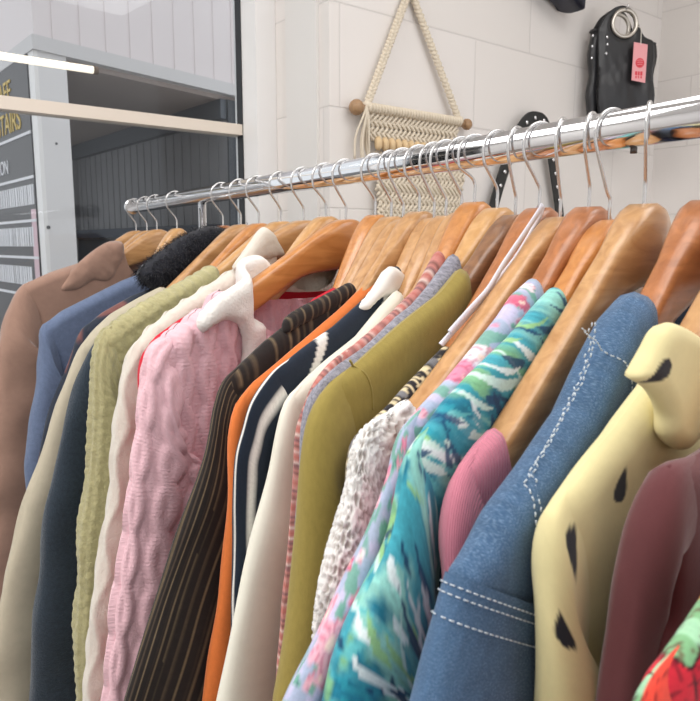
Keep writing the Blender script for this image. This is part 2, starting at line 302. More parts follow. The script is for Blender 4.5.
def hanger(s, phi, tint, tr, iS, label, hook_yaw=0.0, flip=1, tip=None, zt=-0.0475, notch=False, drop=0.009):
    root = empty('wooden_coat_hanger', (0, s, RZ), math.radians(phi))
    tag(root, label, 'coat hanger', 'wooden coat hangers along the rail')
    xs, zu = arm_line(tr, iS, zt, drop)
    xs_end = abs(tr[iS][0]) - 0.012 if tr is not None else HALF
    L = tip or min(HALF, xs_end)
    xin = abs(tr[0][0]) if tr is not None else 9.0
    n = len(xs); x_all = xs; xs = np.linspace(0, L, n); zu = np.interp(xs, x_all, zu)
    q = xs / L
    th = 0.052 - 0.024 * smooth(0.0, .42, q) - 0.008 * smooth(.6, 1, q)
    zl = zu - th
    hy = 0.0075 + 0.0075 * np.clip(1 - np.abs(xs) / .055, 0, 1)                        # half thickness
    # slightly contoured: arms sweep back from a central ridge
    hy = hy * (1 - .28 * smooth(xin - .012, xin + .012, xs))
    back = 0.002 * smooth(0, 1, q)
    rings = []
    full = list(range(n - 1, 0, -1)); allx = [(-1, i) for i in full] + [(1, i) for i in range(n)]
    for sg, i in allx:
        x = sg * xs[i]; zc = (zu[i] + zl[i]) / 2; hh = (zu[i] - zl[i]) / 2; r = []
        for k in range(12):
            a = 2 * PI * (k + .5) / 12
            ca, sa = math.cos(a), math.sin(a)
            e = 0.45
            r.append((x, back[i] + hy[i] * math.copysign(abs(ca) ** e, ca), zc + hh * math.copysign(abs(sa) ** e, sa)))
        rings.append(r)
    v = [p for r in rings for p in r]; m = len(rings); f = []
    for i in range(m - 1):
        for k in range(12):
            f.append((i * 12 + k, i * 12 + (k + 1) % 12, (i + 1) * 12 + (k + 1) % 12, (i + 1) * 12 + k))
    f.append(tuple(range(11, -1, -1))); f.append(tuple(range((m - 1) * 12, m * 12)))
    link('wooden_body', v, f, WOODS[tint], root)
    if notch:
        mb = MB()
        mb.box((0.002, -0.0158, -0.0945), (0.019, -0.0095, -0.0875), lambda x, y, z: (x, y + .135 * (x - .002), z - (x - .002) * .42))
        mb.build('notch', plain('notch_black', (28, 22, 18), .8), root)
    # hook
    R = 0.0172; cz = -(R - 0.0125 - 0.0013)
    pts = [(0, zt - 0.012), (0, zt + 0.004), (0, zt + 0.013), (-0.004, zt + 0.0195), (-R * 0.86, cz - 0.010)]
    for a in np.linspace(196, -18, 16): pts.append((R * math.cos(math.radians(a)), cz + R * math.sin(math.radians(a))))
    P2 = catmull(pts, 60); cy, sy = math.cos(math.radians(hook_yaw)), math.sin(math.radians(hook_yaw))
    P = [(flip * x * cy, flip * x * sy, z) for x, z in P2]
    mb = MB().tube(P, 0.0013, 8); mb.ball(P[-1], 0.0017, 8, 6)
    mb.build('hook', STEEL, root, True)
    return root

# ---------------------------------------------------------------- garments
def grid_tube(name, P, U, V, mat, parent, col=None, cap_end=False, cap_start=False):
    """P[nv, nu, 3] closed round u; U[nv, nu+1], V[nv, nu+1] in metres"""
    nv, nu = P.shape[:2]
    i = np.arange(nv - 1)[:, None] * nu; k = np.arange(nu)[None, :]; k1 = (k + 1) % nu
    F = np.stack([i + k, i + k1, i + nu + k1, i + nu + k], -1).reshape(-1, 4)
    I = np.repeat(np.arange(nv - 1)[:, None], nu, 1); K = np.repeat(k, nv - 1, 0)
    uv = np.stack([np.stack([U[I, K], V[I, K]], -1), np.stack([U[I, K + 1], V[I, K + 1]], -1),
                   np.stack([U[I + 1, K + 1], V[I + 1, K + 1]], -1), np.stack([U[I + 1, K], V[I + 1, K]], -1)], 2).reshape(-1, 2)
    faces = F.tolist(); uvl = uv.tolist()
    if cap_end:
        ring = [(nv - 1) * nu + j for j in range(nu)]; faces.append(ring[::-1] if False else ring); uvl += [(U[-1, j], V[-1, j]) for j in range(nu)]
    return link(name, P.reshape(-1, 3), faces, mat, parent, True, uvl, None if col is None else col.reshape(-1, 3))

def grid_normals(P, closed=True):
    du = np.roll(P, -1, 1) - np.roll(P, 1, 1); dv = np.gradient(P, axis=0)
    N = np.cross(du, dv); N /= np.linalg.norm(N, axis=2)[..., None] + 1e-12
    return N

class Garment:
    def __init__(g, key, name, label, cat, mat, t=0.010, ts=0.012, w0=0.05, w1=0.028, yoff=-0.004, hem=-0.66, cuff=-0.60,
                 scoop=0.07, paint=None, disp=None, res=0.006, sres=0.006, fold=0.003, wr=0.003, rscale=1.0, sleeve_mat=None, seed=1, sleeves=True, lead=0.02, a0=-82):
        d = GT[key]; g.d = d; g.tr = d['tr']; g.iS = d['iS']; g.mat = mat; g.seed = seed
        g.root = empty(name, (0, d['s'], RZ), math.radians(d['phi'])); tag(g.root, label, cat, None)
        tr = np.array(g.tr)
        xN, zN = -tr[0][0], tr[0][1]; xS, zS = -tr[g.iS][0], tr[g.iS][1]
        g.xN, g.zN, g.xS, g.zS = xN, zN, xS, zS
        # shoulder line and side line
        sx = -tr[:g.iS + 1, 0]; sz = tr[:g.iS + 1, 1]
        o = np.argsort(sx); sx, sz = sx[o], sz[o]
        side = tr[g.iS:]; z_side = side[::-1, 1]; x_side = -side[::-1, 0]
        oo = np.argsort(z_side); z_side, x_side = z_side[oo], x_side[oo]
        def width(z): return np.interp(z, z_side, x_side)
        def wz(z): return w0 + (w1 - w0) * smooth(0, 0.12, zS - z)
        nP = max(24, int(2 * xS / res)); nV = max(24, int(abs(hem) / (res * 1.3)))
        p = np.linspace(-1, 1, nP)
        ax = np.abs(p) * xS
        neck = ax < xN
        zt_sh = np.interp(ax, sx, sz)
        uu = np.clip(ax / xN, 0, 1)
        dipF = scoop * np.sqrt(np.clip(1 - uu ** 2.5, 0, 1)); dipB = 0.25 * dipF
        v = (np.linspace(0, 1, nV) ** 1.25)[:, None]
        def sheet(dip, sign):
            zt = np.where(neck, zN - dip, zt_sh)
            z = zt[None, :] + (hem - zt[None, :]) * v
            X = np.where(z > zS, xS, np.maximum(width(z) - 1.15 * wz(z) + (0.0 if sleeves else 1.15 * wz(z)), 0.6 * xS))
            X = xS + (X - xS) * smooth(0, 0.10, zS - z)
            x = p[None, :] * X
            x = np.where(x > 0, x * rscale, x)
            dtop = np.maximum(zt[None, :] - z, 0)
            open_ = np.where(neck, np.sqrt(np.clip(1 - uu ** 6, 0, 1)), 0)[None, :]
            prof = np.sqrt(np.clip(1 - (1 - np.clip(dtop / 0.013, 0, 1)) ** 2, 0, 1))
            prof = np.maximum(prof, open_)
            edge = np.sqrt(np.clip(1 - np.abs(p[None, :]) ** 6, 0, 1))
            y = sign * t * prof * (0.5 + 0.5 * edge)
            fz = smooth(0.05, 0.45, dtop)
            fo = fold * fz * (np.sin(x * 75 + seed * 1.7 + 3 * fbm(x * 9, z * 4, seed)) + 0.6 * np.sin(x * 130 + seed)) + 0.6 * fold * fbm(x * 30, z * 14, seed + 5, 3)
            return np.stack([x, y + fo, z], -1)
        Fr = sheet(dipF, -1)[:, :, :]; Bk = sheet(dipB, 1)[:, ::-1, :]
        P = np.concatenate([Fr, Bk], 1)                              # ring: front left->right, back right->left
        U = np.concatenate([P[..., 0], P[:, :1, 0]], 1); V = np.concatenate([-P[..., 2], -P[:, :1, 2]], 1)
        g.bodyP = P; g.nP = nP
        Uc, Vc = U[:, :-1], V[:, :-1]
        if disp:
            P = P - grid_normals(P) * (-1) * disp(Uc, Vc, 'body')[..., None] if False else P + grid_normals(P) * disp(Uc, Vc, 'body')[..., None] * g.nsign(P)
        col = paint(Uc, Vc, 'body') if paint else None
        g.body = grid_tube('body', P, U, V, mat, g.root, col); g.bodyP = P
        # sleeves
        g.sl = []; g.slo = []
        if not sleeves: return
        path = [tuple(q) for q in tr[g.iS:]]
        if path[-1][1] > cuff:
            x0, z0 = path[-1]; n = max(1, int((z0 - cuff) / 0.06))
            for k in range(1, n + 1): path.append((x0 - 0.004 * k, z0 + (cuff - z0) * k / n))
        # start a little inside the shoulder
        if lead:
            (xa, za), (xb, zb) = g.tr[g.iS - 1], g.tr[g.iS]; ll = math.dist((xa, za), (xb, zb)); f_ = min(1, lead / ll)
            path.insert(0, (xb + (xa - xb) * f_, zb + (za - zb) * f_))
        Lp = sum(math.dist(a, b) for a, b in zip(path, path[1:]))
        nv = max(40, int(Lp / (sres * 1.2)))
        T = catmull(path, nv)
        s_arc = np.concatenate([[0], np.cumsum(np.linalg.norm(np.diff(T, axis=0), axis=1))])
        Tg = np.gradient(T, axis=0)
        for _ in range(6): Tg[1:-1] = (Tg[:-2] + Tg[1:-1] + Tg[2:]) / 3
        ang_perp = np.arctan2(Tg[:, 0] * 1.0, -Tg[:, 1] * 1.0)       # angle of sleeve from straight down
        blend = smooth(0, 0.15, s_arc)
        # inward direction: straight down at the armhole, square to the sleeve lower down
        a0 = math.radians(a0); aL = -ang_perp * -1.0
        perp = np.stack([-Tg[:, 1], Tg[:, 0]], 1); perp /= np.linalg.norm(perp, axis=1)[:, None]
        perp[:, :] *= np.sign(perp[:, :1] + 1e-9)
        aP = np.arctan2(perp[:, 1], perp[:, 0])
        A = a0 + (aP - a0) * blend
        W = w0 + (w1 - w0) * smooth(0, 0.14, s_arc)
        inn = T + np.stack([np.cos(A), np.sin(A)], 1) * 2 * W[:, None]
        Cn = (T + inn) / 2; H = (T - inn) / 2
        circ = 2 * PI * math.sqrt((w1 ** 2 + ts ** 2) / 2)
        nu = max(20, int(circ / sres))
        th = 2 * PI * np.arange(nu) / nu
        cx = np.sign(np.cos(th)) * np.abs(np.cos(th)) ** 0.85; sx_ = np.sign(np.sin(th)) * np.abs(np.sin(th)) ** 0.85
        tt = np.where(s_arc < .03, t * (.35 + .75 * np.sqrt(np.clip(s_arc / .03, 0, 1))), t * 1.1) if lead else t * 1.12 + 0 * s_arc
        tt = tt + (ts - t * 1.1) * smooth(0.02, 0.10, s_arc)
        yo = yoff * smooth(0, 0.10, s_arc)
        for sg in (1, -1):
            X = Cn[:, None, 0] + H[:, None, 0] * cx[None, :]; Z = Cn[:, None, 1] + H[:, None, 1] * cx[None, :]
            Y = yo[:, None] - tt[:, None] * sx_[None, :]
            ua = (th / (2 * PI) * circ)[None, :] + 0 * X; va = s_arc[:, None] + 0 * X
            wv = wr * (fbm(ua * 22 + 7 * sg, va * 11, seed + 3, 3) * 2.0 + 0.7 * np.sin(va * 55 + 4 * vnoise(ua * 25, va * 9, seed)) * vnoise(va * 10, ua * 9, seed + 9)) * smooth(0.015, 0.08, s_arc)[:, None]
            Pn = np.stack([X, Y, Z], -1); N = grid_normals(Pn) * g.nsign(Pn)
            Pn = Pn + N * wv[..., None]
            if disp: Pn = Pn + N * disp(ua, va, 'sleeve')[..., None]
            col = paint(ua, va, 'sleeve') if paint else None
            Uf = np.concatenate([ua, ua[:, :1] + circ], 1); Vf = np.concatenate([va, va[:, :1]], 1)
            if sg < 0:
                Pn = Pn * np.array([-rscale, 1, 1])
            g.sl.append(Pn)
            g.slo.append(grid_tube('sleeve', Pn, Uf, Vf, sleeve_mat or mat, g.root, col))
    def nsign(g, P):
        """+1 when grid normals point outwards"""
        N = grid_normals(P); c = P.mean(axis=1, keepdims=True)
        return 1.0 if ((P - c) * N).sum() > 0 else -1.0
    def stitches(g, mat, rows, sleeve=0, frac=(0.0, 1.0), off=0.0006, dash=0.0019, gap=0.0013, r=0.0003, name='stitching'):
        """dashed thread running round the sleeve at the given rows"""
        P = g.sl[sleeve]; N = grid_normals(P) * g.nsign(P); mb = MB()
        for row in rows:
            i = int(row); f = row - i
            ring = P[i] * (1 - f) + P[i + 1] * f + N[i] * off
            g._dash(mb, np.vstack([ring, ring[:1]]), dash, gap, r)
        return mb.build(name, mat, g.slo[sleeve], True)
    def _dash(g, mb, pl, dash, gap, r):
        L = np.concatenate([[0], np.cumsum(np.linalg.norm(np.diff(pl, axis=0), axis=1))])
        a = 0.0
        while a + dash < L[-1]:
            q = [[np.interp(a + dash * k / 2, L, pl[:, c]) for c in range(3)] for k in range(3)]
            mb.tube(q, r, 5); a += dash + gap
    def on_body(g, pts, off):
        """front-surface points of the body over plane points (x, z)"""
        F = g.bodyP[:, :g.nP].reshape(-1, 3); out = []
        for x, z in pts:
            d = (F[:, 0] - x) ** 2 + (F[:, 2] - z) ** 2
            k = np.argsort(d)[:4]; w = 1 / (d[k] + 1e-8); y = (F[k, 1] * w).sum() / w.sum()
            out.append((x, y - off, z))
        return np.array(out)

def pillow(name, poly, t, y0, mat, parent, R=0.012, res=0.004, mirror=False, rough=0.0, seed=0, disp=None, paint=None, yfun=None):
    """a puffed closed shape over a plane outline (x, z), half thickness t"""
    from mathutils.geometry import delaunay_2d_cdt
    from mathutils import Vector
    poly = np.asarray(poly, float)
    if mirror: poly = poly * np.array([-1, 1])
    cl = np.vstack([poly, poly[:1]]); L = np.concatenate([[0], np.cumsum(np.linalg.norm(np.diff(cl, axis=0), axis=1))])
    # smooth closed outline
    m = len(poly); dense = []
    for i in range(m):
        p0, p1, p2, p3 = poly[i - 1], poly[i], poly[(i + 1) % m], poly[(i + 2) % m]
        for u in np.linspace(0, 1, 10, endpoint=False):
            dense.append(0.5 * (2 * p1 + (p2 - p0) * u + (2 * p0 - 5 * p1 + 4 * p2 - p3) * u * u + (3 * p1 - p0 - 3 * p2 + p3) * u ** 3))
    dense = np.array(dense); cl = np.vstack([dense, dense[:1]])
    L = np.concatenate([[0], np.cumsum(np.linalg.norm(np.diff(cl, axis=0), axis=1))])
    nb = max(12, int(L[-1] / res)); s = np.linspace(0, L[-1], nb, endpoint=False)
    B = np.stack([np.interp(s, L, cl[:, 0]), np.interp(s, L, cl[:, 1])], 1)
    lo, hi = B.min(0), B.max(0)
    gx, gz = np.meshgrid(np.arange(lo[0], hi[0], res), np.arange(lo[1], hi[1], res)); G = np.stack([gx.ravel(), gz.ravel()], 1)
    a, b = B, np.roll(B, -1, 0)
    def dist(Q):
        ab = b - a; tq = np.clip(((Q[:, None] - a[None]) * ab[None]).sum(-1) / ((ab ** 2).sum(-1)[None] + 1e-15), 0, 1)
        return np.linalg.norm(Q[:, None] - (a[None] + tq[..., None] * ab[None]), axis=-1).min(1)
    y1, y2 = a[:, 1][None], b[:, 1][None]; q = G[:, 1][:, None]
    xi = a[:, 0][None] + (q - y1) / (y2 - y1 + 1e-15) * (b[:, 0] - a[:, 0])[None]
    ins = ((((y1 > q) != (y2 > q)) & (G[:, 0][:, None] < xi)).sum(1) % 2) == 1
    dg = dist(G); keep = ins & (dg > res * 0.6)
    Q = np.vstack([B, G[keep]])
    vs, _, fs, *_ = delaunay_2d_cdt([Vector(p) for p in Q], [(i, (i + 1) % nb) for i in range(nb)], [], 1, 1e-7)
    Q = np.array([tuple(p) for p in vs]); d = dist(Q); bd = d < res * 0.05
    h = t * np.sqrt(np.clip(1 - (1 - np.clip(d / R, 0, 1)) ** 2, 0, 1))
    if rough: h = h + rough * fbm(Q[:, 0] * 160, Q[:, 1] * 160, seed, 3) * (~bd)
    if disp is not None: h = h + disp(Q[:, 0], Q[:, 1]) * (~bd)
    yc = y0 + (yfun(Q[:, 0], Q[:, 1]) if yfun else 0)
    n = len(Q)
    Vf = np.stack([Q[:, 0], yc - h, Q[:, 1]], 1); Vb = np.stack([Q[:, 0], yc + h, Q[:, 1]], 1)
    bi = np.where(bd, np.arange(n), np.arange(n) + n)
    faces = [tuple(f) for f in fs] + [tuple(int(bi[k]) for k in f[::-1]) for f in fs]
    Vv = np.vstack([Vf, Vb]); uv = [(Vv[k][0], -Vv[k][2]) for f in faces for k in f]
    col = None
    if paint: col = paint(Vv[:, 0], -Vv[:, 2], 'body')
    return link(name, Vv, faces, mat, parent, True, uv, col)
# ---------------------------------------------------------------- cloth kinds
rng = np.random.default_rng(7)
M = dict(
    maroon=cloth('maroon_jersey', (100, 55, 57), 0.05, 90, weave_s=0.15, sheen=0.35),
    yellow=cloth('yellow_dotted_jersey', None, 0.03, 120, weave_s=0.12),
    denim=cloth('blue_denim', (64, 92, 124), 0.16, 160, stretch=(1, .45), weave=0.0006, weave_s=0.35, twill=(122, 148, 174)),
    pinkrib=cloth('pink_fine_knit', (214, 132, 150), 0.05, 200, weave_s=0.1, rib=(0.0022, 0.5, 'X')),
    printed=cloth('printed_cotton', None, 0.10, 380, weave_s=0.15),
    lace=cloth('white_lace', None, 0.06, 300, weave_s=0.3),
    olive=cloth('olive_linen_jersey', (152, 135, 70), 0.09, 320, stretch=(1, .4), weave_s=0.2),
    tweed=cloth('grey_marl', (146, 145, 156), 0.5, 420, weave_s=0.4),
    cream=cloth('cream_crepe', (232, 229, 214), 0.03, 90, weave_s=0.06),
    orange=cloth('orange_cotton', (220, 120, 60), 0.06, 200, weave_s=0.12),
    red=cloth('red_knit', (204, 34, 54), 0.06, 200, weave_s=0.15),
    pink=cloth('pink_cable_wool', (230, 188, 196), 0.06, 180, weave=0.0016, weave_s=0.45, rib=(0.0034, 0.10, 'Y'), sheen=0.3),
    fluff=cloth('white_fluffy_wool', (234, 226, 212), 0.05, 120, weave_s=0.2, fuzz=0.7, sheen=0.4),
    terry=cloth('white_terry', (240, 236, 230), 0.04, 120, weave=0.002, weave_s=0.5, fuzz=0.4, sheen=0.3),
    green=cloth('sage_green_wool', (180, 173, 128), 0.16, 170, weave=0.0022, weave_s=0.5, fuzz=0.6, sheen=0.3),
    navy=cloth('navy_melange_wool', (46, 57, 68), 0.26, 260, weave=0.002, weave_s=0.4, fuzz=0.3, sheen=0.3),
    beige=cloth('beige_cotton', (184, 175, 154), 0.06, 60, weave_s=0.1),
    darkcoat=cloth('dark_coat_cloth', None, 0.12, 120, weave_s=0.2),
    fur=cloth('black_fur', (20, 22, 33), 0.2, 300, weave_s=0.3, sheen=0.25, rough=0.6),
    blue=cloth('washed_blue_denim', (98, 112, 140), 0.12, 120, weave_s=0.25, twill=(128, 140, 164)),
    brown=cloth('brown_suede', (158, 126, 110), 0.09, 45, weave_s=0.12, sheen=0.4),
    taupe=cloth('taupe_suede', (150, 126, 106), 0.08, 60, weave_s=0.12, sheen=0.3),
    thread=plain('pale_thread', (206, 214, 222), .8), white_trim=cloth('white_trim', (232, 230, 224), .03, 150, weave_s=.1),
    darkblue=cloth('dark_blue_lining', (36, 46, 70), .1, 200),
    satin=plain('white_satin', (232, 230, 238), .45),
)

def mixc(a, b, w): return a * (1 - w[..., None]) + np.asarray(b)[..., :] * w[..., None]

def local(U, V, u, v, R):
    return np.where((np.abs(U - u) < R) & (np.abs(V - v) < R))

def paint_pastel(U, V, kind):
    c = np.broadcast_to(lin((170, 180, 204)), U.shape + (3,)).copy()
    c = mixc(c, lin((198, 190, 218)), smooth(.45, .6, vnoise(U * 120, V * 120, 3)))
    c = mixc(c, lin((122, 168, 156)), smooth(.60, .66, vnoise(U * 190, V * 190, 8)))
    g = np.random.default_rng(11 if kind == 'body' else 12)
    lo, hi, l2, h2 = U.min(), U.max(), V.min(), V.max()
    n = int((hi - lo) * (h2 - l2) / 0.00016)
    for k in range(n):
        u, v = g.uniform(lo, hi), g.uniform(l2, h2); r = g.choice([.0035, .005, .0085, .012], p=[.3, .3, .25, .15]); ph = g.uniform(0, 6)
        ii = local(U, V, u, v, r * 1.5)
        if not len(ii[0]): continue
        du, dv = U[ii] - u, V[ii] - v; d = np.hypot(du, dv); a = np.arctan2(dv, du); cc = c[ii]
        if g.random() < .32:
            ca, sa = math.cos(ph), math.sin(ph); x = (du * ca + dv * sa) / (r * 1.1); y = (dv * ca - du * sa) / (r * .4)
            w = smooth(1.1, .9, x * x + y * y); cc = mixc(cc, lin((112, 164, 148)), w); cc = mixc(cc, lin((74, 116, 116)), w * smooth(.15, .05, np.abs(y)))
        else:
            rr = r * (1 + .16 * np.cos(5 * a + ph)); w = smooth(1.05, .92, d / rr)
            base = [(226, 140, 166), (236, 178, 192), (214, 112, 138), (236, 222, 228)][g.integers(4)]
            cc = mixc(cc, lin(base), w)
            cc = mixc(cc, lin((194, 84, 118)), w * smooth(.1, .5, np.cos(11 * a + ph + 3 * d / r)) * smooth(.25, .5, d / r) * .6)
            cc = mixc(cc, lin((250, 214, 200)), smooth(.3, .2, d / r))
        c[ii] = cc
    return c

def paint_teal(U, V, kind):
    th0 = .45 if kind == 'body' else .25
    A, B = U * math.cos(th0) + V * math.sin(th0), V * math.cos(th0) - U * math.sin(th0)
    n1 = fbm(A * 26, B * 60, 21, 4) + .5; n2 = fbm(A * 30 + 9, B * 80, 31, 4) + .5
    c = np.broadcast_to(lin((66, 156, 172)), U.shape + (3,)).copy()
    c = mixc(c, lin((142, 202, 192)), smooth(.44, .60, n1)); c = mixc(c, lin((30, 116, 140)), smooth(.52, .66, n2))
    c = mixc(c, lin((122, 178, 134)), smooth(.58, .7, fbm(A * 24 + 4, B * 60, 41, 4) + .5))
    st = fbm(A * 60, B * 520, 51, 3); c = c * (1 + .7 * st[..., None])
    g = np.random.default_rng(5 if kind == 'body' else 9)
    lo, hi, l2, h2 = U.min(), U.max(), V.min(), V.max()
    n = int((hi - lo) * (h2 - l2) / 0.00019)
    for k in range(n):
        u, v = g.uniform(lo, hi), g.uniform(l2, h2); L = g.uniform(.008, .026); w0 = g.uniform(.0010, .0034)
        th = g.normal(th0, .4); ca, sa = math.cos(th), math.sin(th)
        ii = local(U, V, u, v, L * 1.2)
        if not len(ii[0]): continue
        du, dv = U[ii] - u, V[ii] - v; x = (du * ca + dv * sa) / L; y = (dv * ca - du * sa + .25 * L * x * x) / w0
        rag = .5 * fbm(U[ii] * 300, V[ii] * 300, int(k), 2)
        w = smooth(1.05, .85, x * x + np.abs(y) ** 1.5 + rag)
        colr = [(18, 66, 108), (16, 56, 94), (226, 236, 236), (206, 230, 222), (44, 146, 164), (148, 196, 132), (96, 182, 186)][g.choice(7, p=[.22, .12, .18, .14, .14, .1, .1])]
        c[ii] = mixc(c[ii], lin(colr), w * .9)
    return np.clip(c, 0, 1)

def paint_red(U, V, kind):
    g = np.random.default_rng(3)
    pts = []
    a, b = U.min() - .05, U.max() + .05; q, r = V.min() - .05, V.max() + .05
    for x in np.arange(a, b, .044):
        for y in np.arange(q, r, .05): pts.append((x + g.uniform(-.012, .012), y + g.uniform(-.012, .012)))
    pts = np.array(pts); pal = np.array([lin(x) for x in [(196, 24, 48), (170, 18, 44), (226, 74, 58), (126, 176, 128), (160, 206, 168), (206, 36, 54)]])
    ids = g.choice(6, len(pts), p=[.36, .16, .12, .12, .06, .18])
    ex = {'body': [(-.2305, .1886, 3), (-.2240, .1868, 4), (-.2355, .1985, 5), (-.2275, .1965, 0), (-.2190, .1940, 1), (-.2180, .1850, 3)], 'sleeve': [(.0033, .0150, 2), (.012, .030, 0), (.004, .045, 5)]}[kind]
    far = np.array([min(math.hypot(p[0] - e[0], p[1] - e[1]) for e in ex) > .014 for p in pts]); pts = np.vstack([pts[far], [e[:2] for e in ex]]); ids = np.concatenate([ids[far], [e[2] for e in ex]])
    d = np.hypot(U[..., None] - pts[:, 0], (V[..., None] - pts[:, 1]) * .75); k = np.argsort(d, -1)[..., :2]
    d1 = np.take_along_axis(d, k[..., :1], -1)[..., 0]; d2 = np.take_along_axis(d, k[..., 1:2], -1)[..., 0]
    c = pal[ids[k[..., 0]]]
    ang = np.arctan2(V - pts[k[..., 0], 1], U - pts[k[..., 0], 0])
    c = mixc(c, lin((96, 10, 28)), smooth(.92, .99, np.abs(np.cos(ang * 2 + k[..., 0]))) * .7)
    return mixc(c, lin((60, 10, 24)), smooth(.0010, .0004, d2 - d1))

def paint_pattern(U, V, kind):
    n = vnoise(U * 520, V * 420, 4); n2 = vnoise(U * 300, V * 260, 6)
    c = np.broadcast_to(lin((226, 210, 172)), U.shape + (3,)).copy()
    c = mixc(c, lin((44, 42, 46)), smooth(.42, .5, n * .6 + n2 * .4)); return mixc(c, lin((120, 120, 124)), smooth(.72, .8, vnoise(U * 150, V * 150, 9)))

def cell(U, V, f, seed):
    """distance to the nearest and second nearest jittered grid point"""
    x, y = U * f, V * f * .8; ix, iy = np.floor(x), np.floor(y); ds = []
    for a in (-1, 0, 1):
        for b in (-1, 0, 1):
            px = ix + a + hash2(ix + a, iy + b, seed); py = iy + b + hash2(ix + a, iy + b, seed + 77)
            ds.append(np.hypot(x - px, y - py))
    ds = np.sort(np.stack(ds, -1), -1); return ds[..., 0], ds[..., 1]

def disp_lace(U, V, kind):
    d1, d2 = cell(U, V, 250, 3); return 0.0024 * smooth(.5, .0, d2 - d1) - 0.0012
def paint_lace(U, V, kind):
    d1, d2 = cell(U, V, 250, 3); w = smooth(.16, .36, d2 - d1)
    c = np.broadcast_to(lin((240, 238, 234)), U.shape + (3,)).copy(); return mixc(c, lin((190, 181, 174)), w * smooth(.45, .5, vnoise(U * 120, V * 120, 2) + .12))

def stripes(pos, bands, period, base):
    c = np.broadcast_to(lin(base), pos.shape + (3,)).copy(); m = np.mod(pos, period)
    for a, b, colr in bands:
        e = 0.0004
        c = mixc(c, lin(colr), smooth(a - e, a + e, m) * smooth(b + e, b - e, m))
    return c
def paint_redstripe(U, V, kind):
    p = (V if kind == 'sleeve' else U) + .0006 * fbm(U * 60, V * 60, 3)
    return stripes(p, [(.001, .003, (136, 90, 84)), (.0045, .0055, (216, 190, 180)), (.0075, .010, (184, 108, 98)), (.0115, .0122, (222, 202, 192)), (.0135, .0155, (130, 92, 94))], .0165, (192, 128, 120))
def paint_gold(U, V, kind):
    p = U + .0004 * fbm(U * 30, V * 12, 4)
    c = stripes(p, [(.000, .0011, (126, 110, 86)), (.0074, .0080, (92, 78, 64)), (.0093, .0101, (118, 102, 80))], .0150, (40, 35, 34)); return c * (1 + .25 * fbm(U * 300, V * 300, 2))[..., None]
def paint_navystripe(U, V, kind):
    if kind == 'sleeve':
        return stripes(U + .004, [(.0, .006, (230, 228, 222)), (.020, .025, (230, 228, 222))], .071, (32, 42, 56))
    return stripes(U * .857 + V * .515 + .012, [(.0, .0075, (230, 228, 222))], .052, (32, 42, 56))
def paint_dark(U, V, kind):
    c = np.broadcast_to(lin((44, 50, 62)), U.shape + (3,)).copy()
    return mixc(c, lin((120, 78, 74)), smooth(.68, .74, vnoise(U * 34, V * 34, 6)))

def teardrop(c, U, V, u, v, r, ang, colr, hf=1.5):
    ca, sa = math.cos(ang), math.sin(ang); x = ((U - u) * ca + (V - v) * sa) / r; y = (-(U - u) * sa + (V - v) * ca) / (r * hf)
    yc = np.clip(y, -1, 1); wd = 1.02 * np.sqrt(1 - yc ** 2) * ((1 + yc) / 2) ** .75
    return mixc(c, lin(colr), smooth(.08, -.08, np.abs(x) - wd) * (np.abs(y) < 1))
DROPS = {'body': [(-0.173, 0.1716, .0068, .3, 1.15)], 'sleeve': [(0.0140, 0.0207, .0066, -.3, .9), (.0085, .0655, .0072, -.15, 1.0)]}
def paint_yellow(U, V, kind):
    c = np.broadcast_to(lin((224, 212, 160)), U.shape + (3,)).copy()
    L = list(DROPS.get(kind, []))
    if kind == 'body':
        for i, x in enumerate(np.arange(-.12, .2, .05)):
            for k, z in enumerate(np.arange(.34, .7, .085)): L.append((x + .02 * (k % 2), z, .0058, .1 * (i - k)))
        for x, z in ((-.02, .19), (.06, .23), (.13, .2)): L.append((x, z, .0058, .2))
    elif kind == 'sleeve':
        for k, v in enumerate(np.arange(.19, .6, .07)): L.append((.03 + .06 * (k % 2), v, .0055, .2))
    else: L = [(-0.1685, 0.1252, .0056, -1.95, 1.6)]
    for u, v, r, a, *hf in L: c = teardrop(c, U, V, u, v, r, a, (34, 34, 40), *hf)
    return c

def disp_cable(U, V, kind):
    per = 0.0235; q = U / per + .13; x = np.mod(q, 1) - .5; ph = 2 * PI * V / 0.084 + np.floor(q) * PI
    h = 0
    for s in (0, PI):
        cx = .20 * np.sin(ph + s); over = .91 + .09 * np.cos(ph + s)
        h = np.maximum(h, over * np.clip(1 - ((x - cx) / .225) ** 2, 0, 1) ** .5)
    rib = np.exp(-((np.abs(x) - .475) / .03) ** 2) * (.55 + .45 * np.sin(V * 2 * PI / .0055))
    return 0.0046 * h + 0.0007 * rib
def disp_knit(per_u, per_v, a):
    def f(U, V, kind):
        k = np.mod(U / per_u, 1); return a * (np.abs(np.sin(PI * U / per_u)) * (.7 + .3 * np.sin(2 * PI * V / per_v + 3 * np.floor(U / per_u))) + .8 * fbm(U * 150, V * 150, 7, 2))
    return f
def disp_white(U, V, kind):
    x = np.mod(U, .026) / .026 - .5; return .0022 * np.exp(-(x - .22 * np.sin(2 * PI * V / .07)) ** 2 * 30) + .0009 * fbm(U * 220, V * 220, 3, 2)

# ---------------------------------------------------------------- garments, nearest first
GA = {}
def gar(key, *a, **k): GA[key] = Garment(key, *a, **k); return GA[key]

